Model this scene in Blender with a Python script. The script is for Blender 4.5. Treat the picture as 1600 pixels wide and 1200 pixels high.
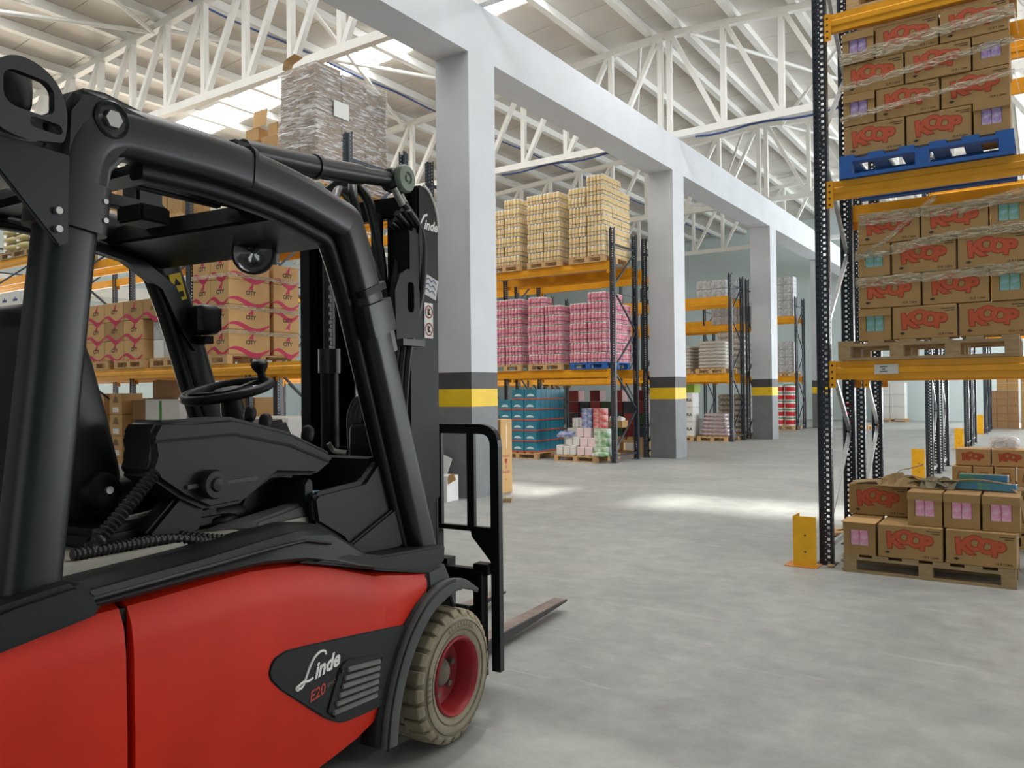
import bpy, bmesh, math, random
from mathutils import Vector, Matrix
random.seed(7)
for o in list(bpy.data.objects): bpy.data.objects.remove(o)
SC=bpy.context.scene; COL=SC.collection
R=math.radians
# ---------------------------------------------------------------- camera
YAW,PITCH,ROLL,FPX,EYE=0.5938,0.0091,-0.0111,1232.38,1.52
F=Vector((-math.sin(YAW)*math.cos(PITCH),math.cos(YAW)*math.cos(PITCH),math.sin(PITCH)))
rr=Vector((math.cos(YAW),math.sin(YAW),0)); uu=rr.cross(F)
r2=rr*math.cos(ROLL)+uu*math.sin(ROLL); u2=uu*math.cos(ROLL)-rr*math.sin(ROLL)
cd=bpy.data.cameras.new('camera'); cam=bpy.data.objects.new('camera',cd); COL.objects.link(cam)
cam.matrix_world=Matrix(((r2.x,u2.x,-F.x,0),(r2.y,u2.y,-F.y,0),(r2.z,u2.z,-F.z,EYE),(0,0,0,1)))
cd.sensor_width=36; cd.lens=FPX/1600*36; cd.clip_end=300
SC.camera=cam
# ---------------------------------------------------------------- light
SKY_STRENGTH=19.0     # daylit roof lights
FILL_STRIP_STRENGTH=7.0    # added glowing roof strips, out of view, to brighten the foreground
w=bpy.data.worlds.new('sky'); SC.world=w; w.use_nodes=True
nt=w.node_tree; bg=nt.nodes['Background']
sky=nt.nodes.new('ShaderNodeTexSky'); sky.sky_type='NISHITA'; sky.sun_disc=False; sky.sun_elevation=R(68); sky.sun_rotation=R(140)
nt.links.new(sky.outputs[0],bg.inputs[0]); bg.inputs[1].default_value=.25
def lamp(name,kind,loc,energy,color=(1,1,1),**k):
    l=bpy.data.lights.new(name,kind); l.energy=energy; l.color=color
    for a,b in k.items(): setattr(l,a,b)
    o=bpy.data.objects.new(name,l); COL.objects.link(o); o.location=loc; return o
sun=lamp('sun','SUN',(0,20,30),12.0,(1,.96,.88),angle=R(4.5))
sun.rotation_euler=Vector((1.9,-3.1,-9.5)).to_track_quat('-Z','Y').to_euler()
def aim(o,d): o.rotation_euler=Vector(d).to_track_quat('-Z','Y').to_euler()
# added fill lamps: behind the camera and along the right, left and back walls
d1=lamp('front_fill_light','AREA',(2.0,-8.6,2.6),120,(1,.98,.95),shape='RECTANGLE',size=9,size_y=4.6); aim(d1,(0,1,0))
d2=lamp('right_fill_light','AREA',(13.6,22,2.8),3200,(.93,.97,1),shape='RECTANGLE',size=16,size_y=5); aim(d2,(-1,0,0))
d3=lamp('left_fill_light','AREA',(-28.6,12,2.6),1600,(1,.9,.76),shape='RECTANGLE',size=14,size_y=4.5); aim(d3,(1,0,0))
d4=lamp('back_fill_light','AREA',(5.5,38.9,2.7),3600,(.94,.98,1),shape='RECTANGLE',size=10,size_y=4.6); aim(d4,(0,-1,0))
SC.view_settings.view_transform='Standard'; SC.view_settings.look='None'; SC.view_settings.gamma=1
SC.view_settings.use_curve_mapping=False; SC.view_settings.exposure=0.06
# ---------------------------------------------------------------- materials
def lin(c):
    return tuple(((v/255)/12.92 if v/255<=.04045 else ((v/255+.055)/1.055)**2.4) for v in c)
MATS={}
def mat(name,c=None,rough=.5,metal=0,var=0,scale=8,bump=0,bscale=60,spec=.5,coat=0,c2=None,detail=4,stretch=None,alpha=None,tint=None):
    if name in MATS: return MATS[name]
    m=bpy.data.materials.new(name); m.use_nodes=True; MATS[name]=m
    n=m.node_tree.nodes; L=m.node_tree.links; b=n['Principled BSDF']
    col=lin(c); b.inputs['Base Color'].default_value=(*col,1)
    b.inputs['Roughness'].default_value=rough; b.inputs['Metallic'].default_value=metal
    b.inputs['Specular IOR Level'].default_value=spec
    if coat: b.inputs['Coat Weight'].default_value=coat; b.inputs['Coat Roughness'].default_value=.12
    if var or bump or c2:
        tc=n.new('ShaderNodeTexCoord'); src=tc.outputs['Object']
        if stretch:
            mp=n.new('ShaderNodeMapping'); mp.inputs['Scale'].default_value=stretch; L.new(src,mp.inputs[0]); src=mp.outputs[0]
        if var or c2:
            t=n.new('ShaderNodeTexNoise'); t.inputs['Scale'].default_value=scale; t.inputs['Detail'].default_value=detail; L.new(src,t.inputs['Vector'])
            r=n.new('ShaderNodeValToRGB'); r.color_ramp.elements[0].position=.3; r.color_ramp.elements[1].position=.7
            a=c2 and lin(c2) or tuple(v*(1-var) for v in col); z=col if c2 else tuple(min(1,v*(1+var)) for v in col)
            r.color_ramp.elements[0].color=(*a,1); r.color_ramp.elements[1].color=(*z,1)
            L.new(t.outputs[0],r.inputs[0]); L.new(r.outputs[0],b.inputs['Base Color'])
        if bump:
            t2=n.new('ShaderNodeTexNoise'); t2.inputs['Scale'].default_value=bscale; t2.inputs['Detail'].default_value=3; L.new(src,t2.inputs['Vector'])
            bp=n.new('ShaderNodeBump'); bp.inputs['Strength'].default_value=bump; bp.inputs['Distance'].default_value=.01
            L.new(t2.outputs[0],bp.inputs['Height']); L.new(bp.outputs[0],b.inputs['Normal'])
    if alpha is not None: b.inputs['Alpha'].default_value=alpha
    return m
WHITE=mat('white_plaster',(194,197,202),.75,var=.04,scale=1.5,bump=.05,bscale=40)
STEELW=mat('white_painted_steel',(224,224,220),.45,var=.03,scale=3)
BANDK=mat('dark_band_paint',(66,66,69),.6,var=.08,scale=6)
BANDY=mat('yellow_band_paint',(226,188,22),.55,var=.06,scale=5)
BANDG=mat('grey_base_paint',(112,115,118),.6,var=.09,scale=5,bump=.06,bscale=25)
ROOF=mat('roof_sheet',(208,203,195),.55,var=.05,scale=.9)
WALLB=mat('pale_blue_wall',(196,211,214),.7,var=.03,scale=.6)
YEL=mat('rack_beam_yellow',(232,160,10),.42,var=.08,scale=5)
YELG=mat('guard_yellow',(246,182,20),.4,var=.08,scale=9)
DARKU=mat('rack_upright_blue_grey',(52,60,70),.45,metal=.1,var=.12,scale=9)
DARKR=mat('rack_upright_near_black',(34,40,50),.4,metal=.1,var=.12,scale=9)
GALV=mat('galvanised_steel',(168,170,172),.35,metal=.7,var=.1,scale=20)
DHOLE=mat('slot_dark',(22,20,16),.8)
WOOD=mat('pallet_wood',(196,160,112),.8,var=.18,scale=9,bump=.12,bscale=70,stretch=(1,4,4))
WOODG=mat('pallet_wood_weathered',(160,136,100),.85,var=.2,scale=9,bump=.12,bscale=70,stretch=(1,4,4))
BLUEP=mat('blue_pallet_paint',(34,92,168),.6,var=.15,scale=7)
CARD=mat('brown_cardboard',(166,132,84),.8,var=.07,scale=4,bump=.03,bscale=90)
CARD2=mat('tan_cardboard',(196,156,104),.8,var=.06,scale=4,bump=.03,bscale=90)
CARDD=mat('dark_cardboard',(146,112,76),.8,var=.08,scale=4)
CARDW=mat('white_carton',(222,222,220),.6,var=.03,scale=6)
PRNR=mat('print_red',(150,56,42),.7); PRNO=mat('print_orange',(190,84,50),.7); PRNK=mat('print_dark',(58,46,38),.7)
PRNP=mat('print_magenta',(186,34,78),.6); PRNG=mat('print_green',(64,140,60),.6); PRNB=mat('print_blue',(44,52,130),.6)
PRNW=mat('print_white',(235,235,232),.6)
BLACKT=mat('black_ink',(30,30,32),.7)
FLOOR=None
def floor_mat():
    m=bpy.data.materials.new('concrete_floor'); m.use_nodes=True; n=m.node_tree.nodes; L=m.node_tree.links; b=n['Principled BSDF']
    tc=n.new('ShaderNodeTexCoord')
    def noise(s,d,ro=.6,st=None,dist=0):
        t=n.new('ShaderNodeTexNoise'); t.inputs['Scale'].default_value=s; t.inputs['Detail'].default_value=d; t.inputs['Roughness'].default_value=ro; t.inputs['Distortion'].default_value=dist
        mp=n.new('ShaderNodeMapping'); mp.inputs['Scale'].default_value=st or (1,1,1); L.new(tc.outputs['Object'],mp.inputs[0]); L.new(mp.outputs[0],t.inputs['Vector']); return t
    a=noise(.55,6,.65,dist=.6); c=noise(5,8,.7); e=noise(1.2,5,.7,(1,6,1),.4)
    def ramp(t,p0,p1,c0,c1):
        r=n.new('ShaderNodeValToRGB'); r.color_ramp.elements[0].position=p0; r.color_ramp.elements[1].position=p1
        r.color_ramp.elements[0].color=(*lin(c0),1); r.color_ramp.elements[1].color=(*lin(c1),1); L.new(t.outputs[0],r.inputs[0]); return r
    r1=ramp(a,.3,.7,(164,166,164),(191,193,190)); r2=ramp(c,.3,.72,(214,214,214),(255,255,255)); r3=ramp(e,.35,.65,(226,226,226),(255,255,255))
    def mul(x,y,f):
        k=n.new('ShaderNodeMix'); k.data_type='RGBA'; k.blend_type='MULTIPLY'; k.inputs[0].default_value=f; L.new(x,k.inputs[6]); L.new(y,k.inputs[7]); return k.outputs[2]
    o=mul(mul(r1.outputs[0],r2.outputs[0],.9),r3.outputs[0],.35)
    # thin pale scratches
    v=noise(1.1,2,.5,(1,14,1),1.5)
    sr=n.new('ShaderNodeValToRGB'); sr.color_ramp.elements[0].position=.695; sr.color_ramp.elements[1].position=.72
    sr.color_ramp.elements[0].color=(0,0,0,1); sr.color_ramp.elements[1].color=(.3,.3,.3,1); L.new(v.outputs[0],sr.inputs[0])
    k=n.new('ShaderNodeMix'); k.data_type='RGBA'; k.inputs[7].default_value=(*lin((200,200,196)),1); L.new(sr.outputs[0],k.inputs[0]); L.new(o,k.inputs[6])
    L.new(k.outputs[2],b.inputs['Base Color'])
    rg=n.new('ShaderNodeMapRange'); rg.inputs[3].default_value=.38; rg.inputs[4].default_value=.62; L.new(c.outputs[0],rg.inputs[0]); L.new(rg.outputs[0],b.inputs['Roughness'])
    bp=n.new('ShaderNodeBump'); bp.inputs['Strength'].default_value=.12; bp.inputs['Distance'].default_value=.01; L.new(c.outputs[0],bp.inputs['Height']); L.new(bp.outputs[0],b.inputs['Normal'])
    b.inputs['Specular IOR Level'].default_value=.4
    return m
FLOOR=floor_mat()
def opal(nm,st,tr):
    m=bpy.data.materials.new(nm); m.use_nodes=True; n=m.node_tree.nodes; L=m.node_tree.links
    for x in list(n):
        if x.type!='OUTPUT_MATERIAL': n.remove(x)
    out=[x for x in n if x.type=='OUTPUT_MATERIAL'][0]
    e=n.new('ShaderNodeEmission'); e.inputs[0].default_value=(1,.985,.95,1); e.inputs[1].default_value=st
    t=n.new('ShaderNodeBsdfTransparent'); t.inputs[0].default_value=(1,1,1,1)
    mx=n.new('ShaderNodeMixShader'); mx.inputs[0].default_value=tr
    L.new(e.outputs[0],mx.inputs[1]); L.new(t.outputs[0],mx.inputs[2]); L.new(mx.outputs[0],out.inputs[0]); return m
OPAL=opal('clear_rooflight',SKY_STRENGTH,.45); FILL_STRIP=opal('added_fill_strip',FILL_STRIP_STRENGTH,0)
def film(name,tint,dens,rough=.12,bump=.6,scale=14,stretch=(1,1,1),lo=.35,hi=.7):
    m=bpy.data.materials.new(name); m.use_nodes=True; n=m.node_tree.nodes; L=m.node_tree.links; b=n['Principled BSDF']
    b.inputs['Base Color'].default_value=(*lin(tint),1); b.inputs['Roughness'].default_value=rough; b.inputs['Specular IOR Level'].default_value=.8
    tc=n.new('ShaderNodeTexCoord'); mp=n.new('ShaderNodeMapping'); mp.inputs['Scale'].default_value=stretch; L.new(tc.outputs['Object'],mp.inputs[0])
    t=n.new('ShaderNodeTexNoise'); t.inputs['Scale'].default_value=scale; t.inputs['Detail'].default_value=5; t.inputs['Distortion'].default_value=.8; L.new(mp.outputs[0],t.inputs['Vector'])
    bp=n.new('ShaderNodeBump'); bp.inputs['Strength'].default_value=bump; bp.inputs['Distance'].default_value=.03; L.new(t.outputs[0],bp.inputs['Height']); L.new(bp.outputs[0],b.inputs['Normal'])
    mr=n.new('ShaderNodeMapRange'); mr.inputs[1].default_value=lo; mr.inputs[2].default_value=hi; mr.inputs[3].default_value=dens*.4; mr.inputs[4].default_value=min(.97,dens*1.6)
    L.new(t.outputs[0],mr.inputs[0]); L.new(mr.outputs[0],b.inputs['Alpha']); return m
FILMC=film('clear_film_painted_glints',(245,245,248),.45,.1,1.0,5,(1,1,7),.46,.66)  # white alpha streaks stand in for reflections on the film
FILMB=film('brown_packing_tape',(176,164,136),.62,.14,.7,14,(1,1,3))
FILMG=film('grey_stretch_film',(206,208,210),.55,.12,.8,8,(1,1,4))
# ---------------------------------------------------------------- mesh helpers
class MB:
    def __init__(s): s.v=[]; s.f=[]; s.m=[]
    def face(s,pts,m=0):
        i=len(s.v); s.v+= [tuple(p) for p in pts]; s.f.append(tuple(range(i,i+len(pts)))); s.m.append(m)
    def box(s,x0,x1,y0,y1,z0,z1,m=0):
        i=len(s.v); s.v+=[(x0,y0,z0),(x1,y0,z0),(x1,y1,z0),(x0,y1,z0),(x0,y0,z1),(x1,y0,z1),(x1,y1,z1),(x0,y1,z1)]
        for q in ((0,3,2,1),(4,5,6,7),(0,1,5,4),(1,2,6,5),(2,3,7,6),(3,0,4,7)): s.f.append(tuple(i+k for k in q)); s.m.append(m)
        return s
    def bar(s,a,b,w,h,m=0,up=(0,0,1)):
        a=Vector(a);b=Vector(b);d=(b-a).normalized();u=Vector(up)
        if abs(d.dot(u))>.98: u=Vector((0,1,0))
        x=d.cross(u).normalized(); y=x.cross(d).normalized(); i=len(s.v)
        for p in (a,b):
            for sx,sy in ((-1,-1),(1,-1),(1,1),(-1,1)): s.v.append(tuple(p+x*sx*w/2+y*sy*h/2))
        for q in ((0,1,2,3),(7,6,5,4),(0,4,5,1),(1,5,6,2),(2,6,7,3),(3,7,4,0)): s.f.append(tuple(i+k for k in q)); s.m.append(m)
        return s
    def ring_loft(s,rings,m=0,cap=True,close=True,loop=False):
        i=len(s.v); n=len(rings[0])
        for r in rings: s.v+=[tuple(p) for p in r]
        K=len(rings)
        for k in range(K if loop else K-1):
            k2=(k+1)%K
            for j in range(n if close else n-1):
                j2=(j+1)%n; s.f.append((i+k*n+j,i+k*n+j2,i+k2*n+j2,i+k2*n+j)); s.m.append(m)
        if cap and close and not loop:
            s.f.append(tuple(i+j for j in reversed(range(n)))); s.m.append(m)
            s.f.append(tuple(i+(K-1)*n+j for j in range(n))); s.m.append(m)
        return s
    def sweep(s,pts,sec,m=0,up=(0,0,1),cap=True,loop=False,scales=None):
        P=[Vector(p) for p in pts]; n=len(P); rings=[]; u=Vector(up)
        for k in range(n):
            a=P[(k-1)%n] if (loop or k>0) else P[k]; b=P[(k+1)%n] if (loop or k<n-1) else P[k]
            d=(b-a).normalized(); uu_=u
            if abs(d.dot(uu_))>.97 and len(sec)>7 and up==(0,0,1): uu_=Vector((0,1,0))
            x=d.cross(uu_).normalized(); y=x.cross(d).normalized()
            c=1.0
            if 0<k<n-1 or loop:
                d1=(P[k]-P[k-1]).normalized(); c=1/max(.5,math.sqrt(max(.01,(1+d1.dot((P[(k+1)%n]-P[k]).normalized()))/2)))
            q=scales[k] if scales else 1
            rings.append([P[k]+x*e*q+y*g*q*(c if len(sec)<20 else 1) for e,g in sec])
        return s.ring_loft(rings,m,cap,True,loop)
    def tube(s,pts,r,n=10,m=0,cap=True,loop=False,scales=None):
        # parallel transport
        P=[Vector(p) for p in pts]; K=len(P); rings=[]; nrm=None
        for k in range(K):
            a=P[(k-1)%K] if (loop or k>0) else P[k]; b=P[(k+1)%K] if (loop or k<K-1) else P[k]
            d=(b-a).normalized()
            if nrm is None:
                nrm=d.cross(Vector((0,0,1)));
                if nrm.length<.1: nrm=d.cross(Vector((0,1,0)))
                nrm.normalize()
            else: nrm=(nrm-d*nrm.dot(d)).normalized()
            bn=d.cross(nrm); q=r*(scales[k] if scales else 1)
            rings.append([P[k]+nrm*math.cos(2*math.pi*j/n)*q+bn*math.sin(2*math.pi*j/n)*q for j in range(n)])
        return s.ring_loft(rings,m,cap,True,loop)
    def cyl(s,a,b,r,n=16,m=0): return s.tube([a,b],r,n,m)
    def prism(s,poly,axis,a0,a1,m=0):
        def P(p,a): return {'x':(a,p[0],p[1]),'y':(p[0],a,p[1]),'z':(p[0],p[1],a)}[axis]
        return s.ring_loft([[P(p,a0) for p in poly],[P(p,a1) for p in poly]],m)
    def lathe(s,prof,n=32,axis='x',c=(0,0,0),m=0,closed=False):
        rings=[]
        for k in range(n):
            t=2*math.pi*k/n; ring=[]
            for r,a in prof:
                if axis=='x': ring.append((c[0]+a,c[1]+r*math.cos(t),c[2]+r*math.sin(t)))
                elif axis=='z': ring.append((c[0]+r*math.cos(t),c[1]+r*math.sin(t),c[2]+a))
                else: ring.append((c[0]+r*math.cos(t),c[1]+a,c[2]+r*math.sin(t)))
            rings.append(ring)
        return s.ring_loft(rings,m,False,closed,True)
    def squad(s,c,sz,e=.35,nu=16,nv=10,m=0):
        def sp(v,p): return math.copysign(abs(v)**p,v)
        rings=[]
        for i in range(nv+1):
            ph=-math.pi/2+math.pi*i/nv; cz=sp(math.sin(ph),e); cr=max(.001,sp(math.cos(ph),e))
            rings.append([(c[0]+sz[0]/2*cr*sp(math.cos(2*math.pi*j/nu),e),c[1]+sz[1]/2*cr*sp(math.sin(2*math.pi*j/nu),e),c[2]+sz[2]/2*cz) for j in range(nu)])
        return s.ring_loft(rings,m)
    def mesh(s,name,mats,smooth=None,bevel=0,seg=2,fix=True):
        me=bpy.data.meshes.new(name); me.from_pydata(s.v,[],s.f)
        for k in (mats if isinstance(mats,(list,tuple)) else [mats]): me.materials.append(k)
        me.polygons.foreach_set('material_index',s.m)
        if fix or bevel:
            bm=bmesh.new(); bm.from_mesh(me)
            if bevel:
                bmesh.ops.remove_doubles(bm,verts=bm.verts,dist=1e-5)
                es=[e for e in bm.edges if len(e.link_faces)==2 and e.calc_face_angle(0)>R(28)]
                bmesh.ops.bevel(bm,geom=es,offset=bevel,segments=seg,affect='EDGES',clamp_overlap=True)
            bmesh.ops.recalc_face_normals(bm,faces=bm.faces); bm.to_mesh(me); bm.free()
        if smooth:
            for p in me.polygons: p.use_smooth=True
            me.set_sharp_from_angle(angle=R(smooth))
        return me
    def build(s,name,mats,parent=None,loc=(0,0,0),rot=(0,0,0),**k):
        return put(name,s.mesh(name,mats,**k),parent,loc,rot)
def put(name,me,parent=None,loc=(0,0,0),rot=(0,0,0)):
    o=bpy.data.objects.new(name,me); COL.objects.link(o); o.parent=parent; o.location=loc; o.rotation_euler=rot; return o
def empty(name,loc=(0,0,0),rz=0,parent=None):
    o=bpy.data.objects.new(name,None); COL.objects.link(o); o.location=loc; o.rotation_euler=(0,0,rz); o.parent=parent; o.empty_display_size=.1; return o
def tag(o,label=None,cat=None,group=None,kind=None):
    if label: o['label']=label
    if cat: o['category']=cat
    if group: o['group']=group
    if kind: o['kind']=kind
    return o
def copy_tree(o,parent=None):
    c=o.copy(); COL.objects.link(c); c.parent=parent
    for ch in list(o.children): copy_tree(ch,c)
    return c
def fillet(pts,rad,n=6):
    P=[Vector(p) for p in pts]; out=[P[0]]
    for k in range(1,len(P)-1):
        r=rad[k-1] if isinstance(rad,(list,tuple)) else rad
        a=(P[k-1]-P[k]); b=(P[k+1]-P[k]); t=min(r,a.length*.49,b.length*.49)
        p0=P[k]+a.normalized()*t; p1=P[k]+b.normalized()*t
        for i in range(n+1):
            u=i/n; out.append(p0*(1-u)**2+P[k]*2*u*(1-u)+p1*u*u)
    out.append(P[-1]); return out
def rrect(w,h,r,n=3):
    o=[]
    for cx,cy,a in ((w/2-r,h/2-r,0),(-w/2+r,h/2-r,90),(-w/2+r,-h/2+r,180),(w/2-r,-h/2+r,270)):
        for i in range(n+1): t=R(a+90*i/n); o.append((cx+r*math.cos(t),cy+r*math.sin(t)))
    return o
TXT={}
def text_mesh(body,size=1,offset=0,shear=0,mt=None,bold=0):
    key=(body,size,offset,shear,mt.name)
    if key in TXT: return TXT[key]
    c=bpy.data.curves.new('txt','FONT'); c.body=body; c.size=size; c.offset=offset; c.shear=shear; c.align_x='CENTER'; c.align_y='CENTER'; c.resolution_u=3
    o=bpy.data.objects.new('txt',c); COL.objects.link(o)
    dg=bpy.context.evaluated_depsgraph_get(); me=bpy.data.meshes.new_from_object(o.evaluated_get(dg))
    bpy.data.objects.remove(o); me.materials.clear(); me.materials.append(mt); TXT[key]=me; return me
def flat(poly,mt,name='print'):      # polygon in the XY plane
    mb=MB(); mb.face([(p[0],p[1],0) for p in poly]); return mb.mesh(name,mt,fix=False)
def on_face(parent,me,face,u,v,off=.0012,name='print',dims=None):
    w,d,h=dims
    if face=='-y': return put(name,me,parent,(u,-d/2-off,v),(R(90),0,0))
    if face=='+x': return put(name,me,parent,(w/2+off,u,v),(R(90),0,R(90)))
    if face=='+z': return put(name,me,parent,(u,v,h+off),(0,0,0))
ORD=['bottom','second','third','fourth','fifth','sixth','seventh','eighth','ninth']
NTH=['first','second','third','fourth','fifth','sixth','seventh']
# ================================================================ the building
X_L,X_R,Y_F,Y_B=-29.0,14.0,-9.0,39.3
RIDGE_X,RIDGE_Z,SLOPE=-7.0,9.78,.064
def roof_z(x): return RIDGE_Z-SLOPE*abs(x-RIDGE_X)
tag(MB().box(X_L,X_R,Y_F,Y_B,-.2,0).build('floor',FLOOR),'smooth grey concrete warehouse floor with worn scratches','floor',kind='structure')
def wall(n,*b): return tag(MB().box(*b).build(n,WALLB),kind='structure')
wall('wall_back',X_L,X_R,Y_B,Y_B+.2,0,9.9)
wall('wall_left',X_L-.2,X_L,Y_F,Y_B,0,9.9)
wall('wall_right',X_R,X_R+.2,Y_F,Y_B,0,9.9)
wall('wall_front',X_L,X_R,Y_F-.2,Y_F,0,9.9)
# made-up, unseen doorway frames and shutters added round the fill lamps; walls stay solid
def added_door(n,axis,c,w,h,wallpos,inward):
    t=tag(empty(n,(0,0,0)),kind='structure'); e=inward
    def bx_(a0,a1,z0,z1,nm,mt,d=.12):
        lo,hi=sorted((wallpos,wallpos+e*d))
        (MB().box(a0,a1,lo,hi,z0,z1) if axis=='y' else MB().box(lo,hi,a0,a1,z0,z1)).build(nm,mt,t)
    bx_(c-w/2-.15,c-w/2,0,h+.15,'added_door_post',STEELW); bx_(c+w/2,c+w/2+.15,0,h+.15,'added_door_post',STEELW); bx_(c-w/2,c+w/2,h,h+.15,'added_door_head',STEELW); bx_(c-w/2-.1,c+w/2+.1,h+.15,h+.6,'added_shutter',STEELW,.4)
added_door('added_door_1','y',2.0,9.2,5.0,Y_F,1); added_door('added_door_2','x',22,16.2,5.4,X_R,-1); added_door('added_door_3','x',12,14.2,5.0,X_L,1); added_door('added_door_4','y',5.5,10.2,5.1,Y_B,-1)
PER=7.4231; COLX,COLY=-6.716,8.925; CA,CB=.64,.60
# roof: sheets laid down the slope, the rooflight and the added fill strips between them
ceil=tag(empty('ceiling',(0,0,9)),kind='structure')
SKYL=[12.72+.575]; FILL_Y=[12.72+.575-6*1.15,12.72+.575-7*1.15]  # second list: unseen fill strips, added for light on the foreground
pw=1.15; y=12.72-19*pw
while y<Y_B:
    y1=min(y+pw,Y_B); c=(y+y1)/2
    if y1>Y_F:
        for side in (-1,1):
            xa,xb=(X_L,RIDGE_X) if side<0 else (RIDGE_X,X_R)
            lit=[s for s in SKYL+FILL_Y if abs(c-s)<.3]; om=FILL_STRIP if any(abs(c-s)<.3 for s in FILL_Y) else OPAL
            ya=max(y,Y_F)
            def sheet(x0,x1,mt,nm):
                m=MB(); g=.012
                ring=[[(x,yy,roof_z(x)-9+dz) for yy,dz in ((ya+g,0),(y1-g,0),(y1,.02),(y1,.08),(ya,.08),(ya,.02))] for x in (x0,x1)]
                m.ring_loft(ring); return m.build(nm,mt,ceil)
            if lit:
                # ridge capping, rooflight or added fill strip, plain eaves end
                k0=RIDGE_X+side*.45; k1=RIDGE_X+side*(14.5 if side<0 else 12)
                sheet(RIDGE_X,k0,ROOF,'roof_sheet')
                n=5; st=(k1-k0)/n
                for i in range(n):
                    a=k0+st*i; b=a+st-side*.06
                    m=MB(); m.face([(a,ya+.03,roof_z(a)-8.99),(a,y1-.03,roof_z(a)-8.99),(b,y1-.03,roof_z(b)-8.99),(b,ya+.03,roof_z(b)-8.99)])
                    m.build('rooflight_or_fill_pane',om,ceil,fix=False)  # panes of the rooflight and of the added fill strips alike
                    sheet(b,b+side*.06,STEELW,'glazing_bar')
                sheet(k1,X_L if side<0 else X_R,ROOF,'roof_sheet')
            else: sheet(xa,xb,ROOF,'roof_sheet')
    y=y1
# purlins, along the building
PURL=[RIDGE_X+s*(.35+1.235*i) for s in (-1,1) for i in range(0,18) if X_L<RIDGE_X+s*(.35+1.235*i)<X_R]
for x in PURL:
    m=MB(); z=roof_z(x)-9
    m.box(x-.045,x+.045,Y_F,Y_B,z-.19,z-.005); m.box(x-.075,x+.075,Y_F,Y_B,z-.2,z-.185); m.build('purlin',STEELW,ceil)
# long concrete beam and the columns
tag(MB().box(COLX-CB,COLX,Y_F,Y_B,6.356,7.129).build('trim_1',WHITE),'long white concrete beam over the row of columns','beam',kind='structure')
YB_,YT_,BT_=1.306,1.558,1.80
colnames=['nearest','second','third','fourth','fifth']
for k in range(-2,5):
    y0=COLY+k*PER
    if y0>Y_B-.7: continue
    m=MB(); x0,x1=COLX-CB,COLX
    for za,zb,mi in ((0,YB_,3),(YB_,YT_,2),(YT_,BT_,1),(BT_,6.356,0)): m.box(x0,x1,y0,y0+CA,za,zb,mi)
    o=m.build('trim_2',[WHITE,BANDK,BANDY,BANDG],bevel=0); 
    nm={0:'nearest white column with yellow and black bands, behind the forklift',1:'second white column with yellow band, by the can pallets',2:'third white column with yellow band, in the aisle',3:'fourth white column, mostly behind the tall rack upright'}.get(k)
    tag(o,nm,'column' if nm else None,kind='structure')
# lattice trusses, both sides of the beam
def truss(y,side):
    t=tag(empty('trim_3',(RIDGE_X,y,7.13)),kind='structure')
    ex=(X_L if side<0 else X_R)-RIDGE_X
    zt=lambda x: roof_z(RIDGE_X+x)-.21-7.13
    c=.15
    MB().bar((0,0,.075),(ex,0,.075),.14,.15).build('bottom_chord',STEELW,t)
    MB().bar((0,0,zt(0)-.07),(ex,0,zt(ex)-.07),.14,.14).build('top_chord',STEELW,t)
    xs=[side*(.11+1.235*i) for i in range(0,19) if abs(side*(.11+1.235*i))<abs(ex)]
    for i,x in enumerate(xs):
        MB().bar((x,0,.14),(x,0,zt(x)-.13),.11,.11,up=(0,1,0)).build('web_post',STEELW,t)
        if i+1<len(xs):
            xo=xs[i+1]; 
            MB().bar((xo-side*.07,0,.14),(x+side*.08,0,zt(x)-.13),.10,.10,up=(0,1,0)).build('web_diagonal',STEELW,t)
    return t
for k in range(-1,4):
    for s in (-1,1): truss(COLY+.325+k*PER,s)
# wind bracing rods and a blue cable run under the roof
def brace(a,b,r=.045):
    tag(MB().tube([a,b],r,10).build('trim_4',STEELW,smooth=40),kind='structure')
TY=COLY+.325
for (xa,ya,xb,yb) in ((-15.0,TY,-19.5,TY-PER),(-15.0,TY,-11.2,TY-PER),(-14.8,TY+PER,-11.2,TY),(-11.2,TY+PER,-14.8,TY),(-7.6,TY+PER,-11.2,TY+2*PER),(-6.4,TY+PER,-2.6,TY+2*PER),(-2.6,TY+PER,-6.4,TY+2*PER),(-7.6,TY+2*PER,-11,TY+3*PER),(-6.4,TY+2*PER,-2.6,TY+3*PER)):
    brace((xa,ya,roof_z(xa)-.33),(xb,yb,roof_z(xb)-.33))
CAB=mat('blue_cable',(58,84,140),.5)
def cable(nm,pts,label): tag(MB().tube(pts,.022,6).build(nm,CAB,smooth=60),label,'cable')
cable('electrical_cable',[(-13.55,y,roof_z(-13.55)-.235-.02*math.sin(y*2)) for y in [Y_F+.5+i*.6 for i in range(78)]],'blue electrical cable clipped along a roof purlin at left')
cable('electrical_cable',[(-6.3+i*.3,COLY+.325+PER,7.09-.03*math.sin(i)) for i in range(0,20)],'blue cable hanging under the right truss beyond second column')
cable('electrical_cable',[(-11.5+i*.3,COLY+.325+PER,7.09-.03*math.sin(i)) for i in range(0,14)],'blue cable under the left truss beside second column')
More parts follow.
